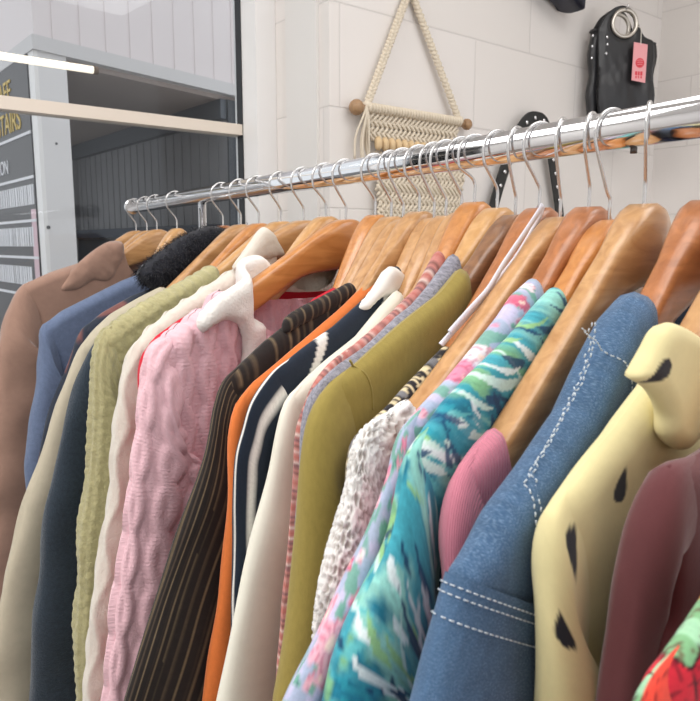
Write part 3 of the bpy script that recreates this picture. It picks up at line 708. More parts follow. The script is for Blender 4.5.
gar('redfloral', 'floral_top', 'red and green flower-print top, nearest garment at the right end of the rail', 'top', M['printed'], t=.008, ts=.010, w1=.035, paint=paint_red, res=.0012, sres=.0014, seed=2)
gar('maroon', 'maroon_top', 'plain maroon wide-necked top between the yellow dotted shirt and the red floral top', 'top', M['maroon'], t=.009, ts=.008, w0=.02, w1=.009, yoff=.005, scoop=.10, seed=3, fold=.003)
g = gar('yellow', 'dotted_shirt', 'pale yellow shirt printed with black teardrop dots', 'shirt', M['yellow'], t=.009, ts=.011, w0=.045, w1=.019, yoff=-.006, paint=paint_yellow, res=.0013, sres=.0012, seed=4, wr=.002)
pillow('collar', PL['yellow_collar'][1], .006, -.013, M['yellow'], g.root, R=.008, res=.0011, paint=lambda U, V, k: paint_yellow(U, V, 'collar'))
pillow('collar', PL['yellow_collar'][1], .006, -.013, M['yellow'], g.root, R=.008, res=.0011, mirror=True, paint=lambda U, V, k: paint_yellow(U, V, 'collar'))
g = gar('denim', 'denim_jacket', 'mid blue denim jacket with pale double stitching beside the yellow dotted shirt', 'jacket', M['denim'], t=.0125, ts=.017, w0=.055, w1=.042, yoff=-.006, seed=5, fold=.002, wr=.004, lead=0, a0=-30)
tag(g.stitches(M['thread'], [0.5, 0.95, 2.1]), 'pale double stitching')
mb = MB()
for off in (0, .0032):
    pl = catmull([(x + off + .006, z) for x, z in PL['denim_seam'][1]], 80); g._dash(mb, g.on_body(pl, .0008), .0019, .0013, .00032)
pl = catmull(PL['denim_yoke'][1], 50); g._dash(mb, g.on_body(pl, .0008), .0019, .0013, .00032)
tag(mb.build('stitching', M['thread'], g.body, True), 'pale double stitching')
tag(pillow('collar', PL['denim_collar'][1], .006, .020, M['darkblue'], g.root), 'dark blue inner collar')
gar('pinkrib', 'pink_top', 'plain rose pink fine-knit top hanging from the hanger tip beside the denim jacket', 'top', M['pinkrib'], t=.0085, ts=.011, w0=.04, w1=.032, scoop=.10, seed=6, fold=.0015)
gar('teal', 'leaf_print_shirt', 'teal, white and navy brushstroke-print shirt', 'shirt', M['printed'], t=.0085, ts=.012, w0=.05, w1=.042, yoff=-.004, fold=.0015, paint=paint_teal, res=.0018, sres=.0018, seed=7)
gar('pastel', 'flower_print_shirt', 'lavender grey shirt with pink flowers, behind the teal print shirt', 'shirt', M['printed'], t=.008, ts=.010, w0=.05, w1=.034, fold=.0012, paint=paint_pastel, res=.0018, sres=.0018, seed=8)
gar('lace', 'lace_top', 'white crocheted lace top at the tip of a bare light hanger', 'top', M['lace'], t=.0075, ts=.011, w0=.04, w1=.03, scoop=.10, paint=paint_lace, disp=disp_lace, res=.0024, sres=.0011, seed=9)
gar('pattern', 'speckled_top', 'black and cream speckled top with white hanging ribbons, tucked behind the white lace top', 'top', M['printed'], t=.007, ts=.008, w0=.035, w1=.025, scoop=.1, fold=.001, paint=paint_pattern, res=.0014, sres=.002, seed=10)
g = gar('olive', 'olive_jumper', 'plain olive mustard long-sleeved top', 'jumper', M['olive'], t=.0085, ts=.012, w0=.05, w1=.016, yoff=-.005, seed=11, wr=.0015, hem=-.66)
mb = MB(); mb.tube(g.on_body(catmull(PL['olive_seam'][1], 30), -.0002), .0008, 6); mb.build('seam', M['olive'], g.body, True)
gar('tweed', 'marl_jumper', 'grey marl knit jumper directly behind the olive top', 'jumper', M['tweed'], t=.0075, ts=.009, w0=.045, w1=.022, seed=12)
gar('redstripe', 'striped_jersey', 'top with fine red, pink and brown stripes behind the grey marl jumper', 'top', M['printed'], t=.0075, ts=.009, w0=.045, w1=.02, paint=paint_redstripe, res=.0022, sres=.0014, seed=13)
gar('cream', 'cream_blouse', 'plain smooth cream blouse left of the olive top', 'blouse', M['cream'], t=.008, ts=.011, w0=.05, w1=.035, seed=14, wr=.0015)
g = gar('navystripe', 'striped_shirt', 'navy shirt with broad white stripes and a white collar', 'shirt', M['printed'], t=.007, ts=.008, w0=.045, w1=.026, yoff=0, paint=paint_navystripe, res=.0022, sres=.0016, seed=15)
for mir in (False, True): tag(pillow('collar', PL['navy_collar'][1], .007, -.003, M['white_trim'], g.root, R=.009, res=.003, mirror=mir), 'white collar')
gar('orange', 'orange_top', 'plain bright orange top', 'top', M['orange'], t=.0075, ts=.009, w0=.05, w1=.03, seed=16, wr=.0015)
g = gar('goldstripe', 'pinstriped_blouse', 'black blouse with thin gold stripes', 'blouse', M['printed'], t=.0085, ts=.011, w0=.05, w1=.05, paint=paint_gold, res=.0022, sres=.0013, seed=17, wr=.002)
pillow('yoke', PL['gold_yoke'][1], .006, -.004, M['printed'], g.root, R=.008, res=.0016, paint=paint_gold)
gar('redtop', 'red_vest', 'bright red top mostly hidden behind the black and gold striped blouse', 'top', M['red'], t=.008, ts=.009, w0=.03, w1=.02, seed=18)
g = gar('cable', 'cable_cardigan', 'pale pink cable-knit cardigan with a white collar', 'cardigan', M['pink'], t=.014, ts=.014, w0=.05, w1=.03, yoff=-.004, disp=disp_cable, res=.0017, sres=.0017, seed=19, fold=.006, scoop=.05)
for mir in (False, True): tag(pillow('collar', PL['cable_collar'][1], .008, 0, M['terry'], g.root, R=.010, res=.003, mirror=mir, rough=.002, yfun=lambda x, z: .014 - .034 * np.maximum(smooth(.135, .165, np.abs(x)), smooth(-.135, -.15, z))), 'white towelling collar')
gar('redknit', 'red_jumper', 'thin red knit showing as a narrow line behind the pink cable-knit cardigan', 'jumper', M['red'], t=.009, ts=.009, w0=.04, w1=.02, seed=20)
g = gar('white', 'white_jumper', 'fluffy off-white jumper between the sage green knit and the pink cardigan', 'jumper', M['fluff'], t=.012, ts=.016, w0=.055, w1=.04, disp=disp_white, res=.003, sres=.003, seed=21)
for mir in (False, True): pillow('collar', PL['white_collar'][1], .009, -.008, M['fluff'], g.root, R=.012, res=.003, rough=.002, mirror=mir)
gar('green', 'green_jumper', 'chunky sage green knitted jumper', 'jumper', M['green'], t=.014, ts=.018, w0=.055, w1=.035, disp=disp_knit(.011, .012, .0022), res=.0028, sres=.0026, seed=22)
gar('navy', 'navy_jumper', 'dark navy flecked wool jumper left of the sage green one', 'jumper', M['navy'], t=.014, ts=.016, w0=.055, w1=.045, seed=23)
gar('beige', 'beige_coat', 'pale beige cotton coat between the navy jumper and the blue denim jacket', 'coat', M['beige'], t=.014, ts=.016, w0=.055, w1=.045, seed=24, rscale=.93)
g = gar('furcoat', 'fur_collared_coat', 'dark coat with a black fur collar', 'coat', M['darkcoat'], t=.014, ts=.014, w0=.05, w1=.035, paint=paint_dark, res=.004, sres=.004, seed=25, rscale=.9)
for mir in (False, True):
    fo = pillow('fur_collar', PL['fur_collar'][1], .022, -.010, M['fur'], g.root, R=.022, res=.004, mirror=mir, rough=.004)
    # fur: short tapered hairs rooted on the collar, in the same mesh
    me = fo.data; r2 = np.random.default_rng(6); V0 = np.array([v.co[:] for v in me.vertices]); N0 = np.array([v.normal[:] for v in me.vertices])
    hv, hf = [], []
    for k in range(6500):
        i = r2.integers(len(V0)); nrm = N0[i] + r2.normal(0, .45, 3) + np.array([-.3, 0, -.35]); nrm /= np.linalg.norm(nrm)
        sd = np.cross(nrm, r2.normal(0, 1, 3)); sd /= np.linalg.norm(sd); p = V0[i] + r2.normal(0, .0015, 3); l = r2.uniform(.005, .011); b0 = len(V0) + len(hv)
        hv += [p - sd * .0004, p + sd * .0004, p + nrm * l + np.array([0, 0, -.002])]; hf.append((b0, b0 + 1, b0 + 2))
    fo2 = link('fur_collar', np.vstack([V0, hv]), [tuple(p.vertices) for p in me.polygons] + hf, M['fur'], g.root); bpy.data.objects.remove(fo)
    fo2.name = 'fur_collar'; tag(fo2, 'black fur collar')
g = gar('blue', 'blue_jacket', 'light blue denim jacket beside the brown suede coat at the far end', 'jacket', M['blue'], t=.016, ts=.018, w0=.05, w1=.032, seed=26, rscale=.9, wr=.006)
g = gar('brown', 'suede_coat', 'brown suede coat, second garment from the far end of the rail', 'coat', M['brown'], t=.018, ts=.024, w0=.065, w1=.055, seed=27, rscale=.85, wr=.005)
for mir in (False, True): pillow('lapel', PL['brown_lapel'][1] if not mir else [(x * .85, z) for x, z in PL['brown_lapel'][1]], .008, -.015, M['brown'], g.root, R=.02, mirror=mir, rough=.004)
gar('taupe', 'taupe_coat', 'taupe coat hanging last at the far end by the window', 'coat', M['taupe'], t=.012, ts=.014, w0=.05, w1=.04, seed=28, rscale=.85)

# ribbons of the speckled top, looped over the neck of its hanger
d = GT['pattern']; mb = MB()
for k, key in enumerate(('ribbon_a', 'ribbon_b')):
    yb = (-.010, -.012)[k]
    pth = catmull([(.006, .010, -.054), (.002, .0, PL[key][1][0][1] + .002)] + [(x, yb, z) for x, z in PL[key][1]], 40)
    v = []; n = len(pth)
    for p in pth:
        for dx, dy in ((-1, 0), (1, 0)): v.append((p[0] + dx * .0022, p[1] - .0004, p[2] - dx * .0012)); 
    w = [(a, b + .0008, c) for a, b, c in v]; f = []
    for i in range(n - 1):
        a = 2 * i; f += [(a, a + 1, a + 3, a + 2), (2 * n + a, 2 * n + a + 2, 2 * n + a + 3, 2 * n + a + 1), (a, a + 2, 2 * n + a + 2, 2 * n + a), (a + 1, 2 * n + a + 1, 2 * n + a + 3, a + 3)]
    mb.add(v + w, f)
tag(mb.build('ribbon', M['satin'], GA['pattern'].root, True), 'white satin hanging ribbons')

# ---------------------------------------------------------------- hangers
HG = [  # key, tint, label, hook yaw, flip
    ('redfloral', 'orange', 'wooden hanger carrying the red and green floral top', 10, 1), ('maroon', 'orange', 'wooden hanger whose tip shows above the maroon top', 10, 1),
    ('yellow', 'tan', 'wooden hanger inside the yellow dotted shirt', 10, 1), ('denim', 'red', 'wooden hanger with a worn orange edge inside the blue denim jacket', 10, 1),
    ('pinkrib', 'tan', 'large bare wooden hanger with the pink top on its tip and a black notch', 14, 1), ('teal', 'orange', 'wooden hanger inside the teal brushstroke shirt', -22, 1),
    ('pastel', 'red', 'wooden hanger inside the lavender flower-print shirt', 4, 1), ('lace', 'tan', 'long bare light wooden hanger with the white lace top on its tip', 6, 1),
    ('pattern', 'red', 'wooden hanger with white ribbons looped over its neck', -24, 1), ('olive', 'dark', 'dark brown wooden hanger inside the olive top', 2, 1),
    ('tweed', 'light', 'light orange wooden hanger inside the grey marl jumper', -16, 1), ('redstripe', 'orange', 'orange wooden hanger inside the fine red striped top', -26, 1),
    ('cream', 'tan', 'wooden hanger inside the cream blouse', -24, 1), ('navystripe', 'tan', 'wooden hanger inside the navy striped shirt', -18, 1),
    ('orange', 'tan', 'wooden hanger inside the orange top', -22, 1), ('goldstripe', 'tan', 'wooden hanger inside the black and gold striped blouse', -22, 1),
    ('redtop', 'orange', 'wooden hanger left of the pair over the gold striped blouse, carrying the red top', -18, 1), ('cable', 'orange', 'broad bare orange wooden hanger above the pink cable-knit cardigan', -16, 1),
    ('redknit', 'light', 'pale wooden hanger just behind the broad one over the pink cardigan', -18, 1), ('white', 'tan', 'wooden hanger behind the collar of the off-white fluffy jumper', -12, 1),
    ('green', 'light', 'wooden hanger coming out of the sage green knit', -8, 1), ('navy', 'orange', 'wooden hanger behind the one in the sage green knit', -22, 1),
    ('beige', 'tan', 'wooden hanger of the beige coat beside the black fur collar', -10, 1), ('furcoat', 'red', 'wooden hanger under the black fur collar', -16, 1),
    ('blue', 'light', 'light wooden hanger between the brown suede coat and the black fur collar', -14, 1), ('brown', 'tan', 'wooden hanger inside the brown suede coat', -12, 1),
    ('taupe', 'tan', 'wooden hanger of the taupe coat, last at the far end of the rail', -10, 1)]
ZT = {'denim': -0.0482, 'pinkrib': -0.0486, 'teal': -0.0579, 'pastel': -0.0485, 'lace': -0.0546, 'pattern': -0.0473, 'olive': -0.0515, 'tweed': -0.0454, 'redstripe': -0.0394, 'cream': -0.0494, 'navystripe': -0.0506, 'orange': -0.0444, 'goldstripe': -0.0509, 'redtop': -0.0449, 'cable': -0.0479, 'redknit': -0.0434, 'white': -0.0462, 'green': -0.0457}
for key, tint, label, yaw, flip in HG:
    d = GT[key]
    hanger(d['s'], d['phi'], tint, d['tr'], d['iS'], label, yaw, flip, notch=(key == 'pinkrib'), zt=ZT.get(key, -.0465), drop=.022 if key == 'denim' else .009)
for s, tint, label, yaw, like in ((.456, 'tan', 'wooden hanger squeezed between those of the cream blouse and the fine red striped top', -20, 'redstripe'), (.556, 'tan', 'wooden hanger squeezed in just behind that of the gold striped blouse', -14, 'goldstripe'),
                                  (1.325, 'tan', 'wooden hanger between those of the taupe coat and the brown suede coat', -10, 'brown')):
    d = GT[like]; hanger(s, float(np.interp(s, [.6, 1.0, 1.5], [18, 15, 12])), tint, [(x, z - .008) for x, z in d['tr']], d['iS'], label, yaw, tip=.17)

# ---------------------------------------------------------------- the rail
rail = empty('clothes_rail', (0, 0.6, 0)); tag(rail, 'chrome freestanding clothes rail with all the hangers on it', 'clothes rail')
y0, y1 = -0.75, 1.41 - 0.6
MB().tube([(0, y0, RZ), (0, y1, RZ)], .0125, 40).build('top_bar', CHROME, rail, True)
MB().tube([(0, y1 - .002, RZ), (0, y1 + .006, RZ), (0, y1 + .011, RZ)], [.0148, .0152, .010], 32).build('end_cap', CHROME, rail, True)
for yy in (-.68, 1.045 - .6):
    MB().tube([(0, yy, .06), (0, yy, RZ - .011)], .0062 if yy > 0 else .011, 24).build('upright', CHROME, rail, True)
    MB().tube([(-.26, yy, .06), (.26, yy, .06)], .0125, 20).build('foot_bar', CHROME, rail, True)
    for xx in (-.25, .25):
        MB().tube([(xx - .009, yy, .025), (xx + .009, yy, .025)], .025, 24).tube([(xx, yy, .03), (xx, yy, .06)], .006, 12).build('caster', plain('caster_black', (30, 30, 32), .5), rail, True)
MB().tube([(0, -.68, .06), (0, 1.045 - .6, .06)], .0125, 20).build('base_bar', CHROME, rail, True)
MB().tube([(0, .292 - .6, RZ - .012), (0, .292 - .6, RZ - .0165)], .0022, 12).build('screw', plain('screw_steel', (96, 92, 90), .4, 1.0), rail, True)
# ---------------------------------------------------------------- the room
WP = np.array([0.37443127, 1.27785503]); WD = np.array([0.9957830954, 0.0917389059]); WN = np.array([0.0917389059, -0.9957830954])
WA = math.atan2(WD[1], WD[0])
def W(t, off, z): p = WP + WD * t + WN * off; return (p[0], p[1], z)      # along the end wall, off towards the room
wf = lambda x, y, z: W(x, -y, z)                                          # box corners in wall coordinates (y = depth into the wall)
CEIL = 2.75
def brick_mat():
    m, nt, b = new_mat('white_painted_block')
    uv = coords(nt, 'UV')
    br = node(nt, 'ShaderNodeTexBrick'); br.offset = 0.5; br.offset_frequency = 2; br.squash = 1
    br.inputs['Scale'].default_value = 1.0; br.inputs['Mortar Size'].default_value = 0.0024; br.inputs['Mortar Smooth'].default_value = 0.6
    br.inputs['Brick Width'].default_value = 0.413; br.inputs['Row Height'].default_value = 0.206; br.inputs['Bias'].default_value = 0
    br.inputs['Color1'].default_value = (*lin((234, 229, 225)), 1); br.inputs['Color2'].default_value = (*lin((231, 226, 221)), 1); br.inputs['Mortar'].default_value = (*lin((221, 216, 212)), 1)
    nt.links.new(uv, br.inputs['Vector']); nt.links.new(br.outputs['Color'], b.inputs['Base Color'])
    b.inputs['Roughness'].default_value = 0.55
    nz = node(nt, 'ShaderNodeTexNoise'); nz.inputs['Scale'].default_value = 90; nz.inputs['Detail'].default_value = 4; nt.links.new(uv, nz.inputs['Vector'])
    add_bump(nt, b, nz.outputs['Fac'], 0.12, 0.002)
    inv = node(nt, 'ShaderNodeMath', operation='SUBTRACT'); inv.inputs[0].default_value = 1; nt.links.new(br.outputs['Fac'], inv.inputs[1])
    add_bump(nt, b, inv.outputs[0], 0.45, 0.003)
    return m
BRICK = brick_mat()
WHITE = plain('white_gloss_paint', (236, 234, 232), .35, bump=(60, .04))
WHITE2 = plain('white_trim_paint', (240, 238, 236), .4)
def wall_box(name, t0, t1, d0, d1, z0, z1, mat, parent=None):
    v = [W(t, -d, z) for z in (z0, z1) for (t, d) in ((t0, d0), (t1, d0), (t1, d1), (t0, d1))]
    f = [(0, 3, 2, 1), (4, 5, 6, 7), (0, 1, 5, 4), (1, 2, 6, 5), (2, 3, 7, 6), (3, 0, 4, 7)]
    P = [(t, d, z) for z in (z0, z1) for (t, d) in ((t0, d0), (t1, d0), (t1, d1), (t0, d1))]
    uv = []
    for q in f:
        side = q in ((1, 2, 6, 5), (3, 0, 4, 7))
        for k in q:
            t, dd, z = P[k]; uv.append(((t1 - dd if side else t) - .44 + .2065, z - 1.808 + .206 * 12))
    return link(name, v, f, mat, parent, False, uv)
S = lambda o: tag(o, kind='structure')
TC = 1.293                                                                # corner with the side wall
S(wall_box('wall_back', 0.0, TC + .2, 0.0, 0.298, 0, CEIL, BRICK))
# side wall, coming towards the camera from the corner
def side_wall():
    L = 3.2; v = []
    for z in (0, CEIL):
        for t, off in ((TC, 0), (TC, L), (TC + .2, L), (TC + .2, 0)): v.append(W(t, off, z))
    f = [(0, 1, 2, 3), (4, 7, 6, 5), (0, 4, 5, 1), (1, 5, 6, 2), (2, 6, 7, 3), (3, 7, 4, 0)]
    P = [(o, z) for z in (0, CEIL) for o in (0, L, L, 0)]
    uv = [(P[k][0] + .1, P[k][1] - 1.808 + .206 * 12 - .02) for q in f for k in q]
    return link('wall_right', v, f, BRICK, None, False, uv)
S(side_wall())
S(wall_box('wall_left', -3.4, -3.2, -3.2, .42, 0, CEIL, WHITE))
S(wall_box('wall_below_window', -3.2, -0.0005, .05, .40, 0, .62, WHITE))
S(wall_box('wall_above_window', -3.2, -0.0005, .05, .40, 2.62, CEIL, WHITE))
flo = plain('grey_concrete_floor', (150, 142, 134), .6, var=.08, vscale=3)
S(MB().add([W(-3.4, 3.4, 0), W(TC + .2, 3.4, 0), W(TC + .2, -.42, 0), W(-3.4, -.42, 0), W(-3.4, 3.4, -.1), W(TC + .2, 3.4, -.1), W(TC + .2, -.42, -.1), W(-3.4, -.42, -.1)],
           [(0, 1, 2, 3), (7, 6, 5, 4), (0, 4, 5, 1), (1, 5, 6, 2), (2, 6, 7, 3), (3, 7, 4, 0)]).build('floor', flo))
S(MB().add([W(-3.4, 3.4, CEIL), W(TC + .2, 3.4, CEIL), W(TC + .2, -.42, CEIL), W(-3.4, -.42, CEIL), W(-3.4, 3.4, CEIL + .1), W(TC + .2, 3.4, CEIL + .1), W(TC + .2, -.42, CEIL + .1), W(-3.4, -.42, CEIL + .1)],
           [(3, 2, 1, 0), (4, 5, 6, 7), (0, 1, 5, 4), (1, 2, 6, 5), (2, 3, 7, 6), (3, 0, 4, 7)]).build('ceiling', WHITE2))
# window: frame face ~0.20 behind the wall face, glass ~0.26
win = empty('window_1', W(-1.6, 0, 0)); win['kind'] = 'structure'
Mw = win.location.copy()
def wpart(name, t0, t1, d0, d1, z0, z1, mat):
    o = wall_box(name, t0, t1, d0, d1, z0, z1, mat); o.parent = win
    for vtx in o.data.vertices: vtx.co = vtx.co - Mw
    return o
wpart('jamb', -.052, -.0005, .20, .297, .62, 2.62, WHITE2)
wpart('reveal_lining', -.007, -.0004, .035, .15, .62, 2.62, plain('cream_paint', (230, 227, 223), .4))
wpart('jamb', -3.2, -3.12, .20, .40, .62, 2.62, WHITE2)
wpart('head', -3.12, -.052, .235, .40, 2.54, 2.62, WHITE2)
wpart('sill', -3.2, -.0006, .05, .42, .60, .64, WHITE2)
wpart('mullion', -1.22, -1.17, .27, .33, .64, 2.54, WHITE2)
wpart('transom', -3.12, -.052, .262, .30, 1.776, 1.800, plain('cream_transom', (226, 214, 200), .45))
wpart('gasket', -.0545, -.0518, .262, .285, .64, 2.54, plain('black_gasket', (30, 32, 36), .6))
def glass_mat():
    m = bpy.data.materials.new('window_glass'); m.use_nodes = True; nt = m.node_tree; nt.nodes.clear()
    o = node(nt, 'ShaderNodeOutputMaterial'); mx = node(nt, 'ShaderNodeMixShader'); tr = node(nt, 'ShaderNodeBsdfTransparent'); gl = node(nt, 'ShaderNodeBsdfGlossy')
    tr.inputs['Color'].default_value = (.93, .95, .96, 1); gl.inputs['Roughness'].default_value = 0.0
    fr = node(nt, 'ShaderNodeFresnel'); fr.inputs['IOR'].default_value = 1.33
    nt.links.new(fr.outputs[0], mx.inputs[0]); nt.links.new(tr.outputs[0], mx.inputs[1]); nt.links.new(gl.outputs[0], mx.inputs[2]); nt.links.new(mx.outputs[0], o.inputs['Surface'])
    return m
GLASS = glass_mat()
wpart('glass', -3.12, -.0518, .280, .284, .64, 2.54, GLASS)

# ---------------------------------------------------------------- on the end wall
def wall_thing(name, t, z, label, cat):
    r = empty(name, W(t, 0, z), WA); tag(r, label, cat); return r         # local x along the wall, -y towards the room
ROPE = plain('cream_cotton_cord', (224, 212, 192), .9, bump=(300, .5))
ROPE2 = plain('honey_cotton_cord', (222, 194, 152), .9, bump=(300, .4))
DOWEL = wood('dowel_wood', (150, 116, 82), (178, 142, 104), .6)
mac = wall_thing('macrame_wall_hanging', .223, 1.809, 'cream macrame wall hanging on a wooden dowel hung from a braided cord', 'wall hanging')
r_, y_ = .0105, -.022
MB().tube([(-.168, y_, 0), (.168, y_, 0)], r_ * .75, 16).ball((-.169, y_, 0), (.016, .0165, .0165)).ball((.169, y_, 0), (.013, .0135, .0135)).build('dowel', DOWEL, mac, True)
mb = MB()
for sg in (-1, 1):
    a, b = np.array([sg * .142, y_, .006]), np.array([-.012, -.012, .268])
    for k in range(3):
        pts = []
        for t in np.linspace(0, 1, 90):
            w = 2 * PI * (t * 11 + k / 3); p = a + (b - a) * t; pts.append((p[0] + .0058 * math.cos(w), p[1] + .004 * math.sin(2 * w), p[2]))
        mb.tube(pts, .0042, 7)
    mb.ball(a, (.010, .012, .011))
mb.build('braided_cord', ROPE, mac, True)
MB().tube([(-.012, 0.0, .272), (-.012, -.024, .274)], .003, 10).ball((-.012, -.024, .274), .005).build('nail', plain('nail_steel', (140, 138, 134), .4, 1.0), mac, True)
mb = MB()                                                                 # diamond netting: cords crossing left and right
wd, zt_, zb_ = .138, -.008, -.062
def net(x0, x1, z0, z1, step, r):
    n = int((x1 - x0) / step)
    for i in range(-int((z0 - z1) / step) - 1, n + 2):
        for sg in (-1, 1):
            xa = x0 + i * step; pts = []
            for z in np.linspace(z0, z1, 14):
                x = xa + sg * (z0 - z)
                if sg < 0: x = xa + (z0 - z1) * 0 - (z0 - z) + (z0 - z1)
                if x0 <= x <= x1: pts.append((x, y_ - .004 * sg * (1 if int((z0 - z) / step) % 2 else -1) * .6, z))
            if len(pts) > 2: mb.tube(pts, r, 6)
net(-wd, wd, zt_, zb_, .0135, .0034)
for i in range(34): mb.ball((-wd + i * 2 * wd / 33, y_ - .002, .002), (.0052, .0135, .0118), 8, 6)
mb.build('netting', ROPE, mac, True)
mb = MB()
for i in range(13):
    x = -.115 + i * .0192; mb.tube([(x, y_ - .006, -.056), (x, y_ - .008, -.064), (x, y_ - .008, -.076), (x, y_ - .006, -.083)], [.005, .0088, .0084, .004], 10)
tag(mb.build('wrapped_knots', ROPE2, mac, True), 'row of honey-coloured wrapped knots')
mb = MB(); rg = np.random.default_rng(4)
net(-.115, .165, -.085, -.235, .0135, .0036)
mb.build('lower_netting', ROPE, mac, True)
mb = MB()
for i in range(60):
    x = -.11 + i * .268 / 59; l = rg.uniform(.08, .12); dx = rg.normal(0, .004)
    mb.tube([(x, y_, -.232), (x + dx, y_ + rg.normal(0, .004), -.232 - l * .5), (x + dx * 2, y_ + rg.normal(0, .006), -.232 - l)], [.0022, .002, .0014], 5)
mb.build('fringe', ROPE, mac, True)
mb = MB()
for k in range(9):
    a = rg.normal(0, .010); mb.tube(catmull([(-.148, y_ - .006, .004), (-.152 + a * .5, y_ - .012, -.02), (-.155 + a, y_ - .006 + rg.normal(0, .004), -.06), (-.15 + a * 1.3, y_, -.10 - rg.uniform(0, .02))], 12), .0026, 6)
mb.build('tassel', ROPE, mac, True)

# black handbag
LEATHER = plain('black_leather', (40, 40, 42), .34, bump=(45, .35), var=.25, vscale=14)
BA = WA - math.radians(30)
BO = (1.30907794, 1.27358047, 2.11824759)                                 # centre of the ring; the bag swings a little out of the corner
bag = empty('handbag', BO, BA); tag(bag, 'black leather handbag with metal ring handles hung on the painted wall', 'handbag')
outl = [(-.074, -.016), (-.065, .002), (-.052, .023), (-.027, .042), (-.004, .048), (.022, .039), (.038, .015), (.049, -.011), (.062, -.031), (.091, -.040),
        (.094, -.082), (.088, -.134), (.097, -.198), (.094, -.265), (.02, -.272), (-.055, -.272), (-.067, -.2), (-.071, -.096)]
def holed(poly, hole_r, th, y0, seed):
    """leather panel with a round hole at the origin, puffed, as front and back faces"""
    from mathutils.geometry import delaunay_2d_cdt
    from mathutils import Vector
    P = np.array(poly); cl = np.vstack([P, P[:1]]); Lc = np.concatenate([[0], np.cumsum(np.linalg.norm(np.diff(cl, axis=0), axis=1))])
    s = np.linspace(0, Lc[-1], 150, endpoint=False); B = np.stack([np.interp(s, Lc, cl[:, 0]), np.interp(s, Lc, cl[:, 1])], 1)
    for _ in range(2): B = (np.roll(B, 1, 0) + 2 * B + np.roll(B, -1, 0)) / 4
    Hh = np.array([(hole_r * math.cos(a), hole_r * math.sin(a)) for a in np.linspace(0, 2 * PI, 40, endpoint=False)])
    gx, gz = np.meshgrid(np.arange(B[:, 0].min(), B[:, 0].max(), .006), np.arange(B[:, 1].min(), B[:, 1].max(), .006)); G = np.stack([gx.ravel(), gz.ravel()], 1)
    def inside(Q, R_):
        a, b = R_, np.roll(R_, -1, 0); q = Q[:, 1][:, None]; xi = a[:, 0] + (q - a[:, 1]) / (b[:, 1] - a[:, 1] + 1e-12) * (b[:, 0] - a[:, 0])
        return ((((a[:, 1] > q) != (b[:, 1] > q)) & (Q[:, 0][:, None] < xi)).sum(1) % 2) == 1
    def dmin(Q, R_): return np.linalg.norm(Q[:, None] - R_[None], axis=-1).min(1)
    k = inside(G, B) & (np.linalg.norm(G, axis=1) > hole_r + .003) & (dmin(G, B) > .003); G = G[k]
    Q = np.vstack([B, Hh, G]); nb, nh = len(B), len(Hh)
    ed = [(i, (i + 1) % nb) for i in range(nb)] + [(nb + i, nb + (i + 1) % nh) for i in range(nh)]
    vs, _, fs, *_ = delaunay_2d_cdt([Vector(p) for p in Q], ed, [], 0, 1e-7)
    Q = np.array([tuple(p) for p in vs]); fs = [f for f in fs if inside(np.array([Q[list(f)].mean(0)]), B)[0] and np.linalg.norm(Q[list(f)].mean(0)) > hole_r * .985]
    d = np.minimum(dmin(Q, B), np.abs(np.linalg.norm(Q, axis=1) - hole_r)); h = th * smooth(0, .02, d) + .0012
    low = smooth(-.03, -.12, Q[:, 1]); n = len(Q)
    yf = y0 - h - low * (.006 + .018 * fbm(Q[:, 0] * 22, Q[:, 1] * 11, seed, 3)); yb = y0 + .0012 + 0 * h
    V = np.vstack([np.stack([Q[:, 0], yf, Q[:, 1]], 1), np.stack([Q[:, 0], yb, Q[:, 1]], 1)])
    faces = [tuple(f) for f in fs] + [tuple(k + n for k in f[::-1]) for f in fs]
    for i in range(nb): j = (i + 1) % nb; faces.append((i, i + n, j + n, j))
    for i in range(nh): a, b2 = nb + i, nb + (i + 1) % nh; faces.append((a, b2, b2 + n, a + n))
    return V, faces
V_, f_ = holed(outl, .031, .006, 0.0, 3); panel = link('front_panel', V_, f_, LEATHER, bag)
V_, f_ = holed(outl, .031, .002, .034, 8); link('back_panel', V_, f_, LEATHER, bag)
for sg, x0 in ((-1, -.070), (1, .088)):                                   # side gussets fold out a little
    mb = MB(); pr = []
    for z in np.linspace(-.018 if sg < 0 else -.045, -.265, 14):
        b_ = .016 + .004 * math.sin(z * 60); pr.append([(x0, .0, z), (x0 + sg * b_, .006, z), (x0 + sg * b_ * .9, .026, z), (x0, .034, z)])
    v = [p for r in pr for p in r]; f = []
    for i in range(13):
        for k in range(4): f.append((4 * i + k, 4 * i + (k + 1) % 4, 4 * i + 4 + (k + 1) % 4, 4 * i + 4 + k))
    f += [(3, 2, 1, 0), tuple(52 + k for k in range(4))]; mb.add(v, f)
    mb.ball((x0 + sg * .008, .016, -.018 if sg < 0 else -.045), (.010, .016, .006))
    mb.build('gusset', LEATHER, bag, True)
NICK = plain('brushed_nickel', (214, 208, 198), .3, 1.0)
for yy in (-.006, .034):
    tag(MB().tube([(.0345 * math.cos(a), yy, .0345 * math.sin(a)) for a in np.linspace(0, 2 * PI, 56, endpoint=False)], .0052, 10, closed=True).build('ring_handle', NICK, bag, True), 'silver ring set in the leather')
for x, y, z in ((-.050, -.009, -.038), (-.049, -.011, -.057), (-.052, -.013, -.081), (-.084, .004, -.032), (-.085, .003, -.06), (-.085, .003, -.09)):
    MB().ball((x, y, z), (.0032, .002, .0042)).build('stud', CHROME, panel, True)
MB().tube([(0.0, .058, .040), (0.0, -.014, .036), (0, -.020, .044)], .003, 10).build('hook', STEEL, bag, True)
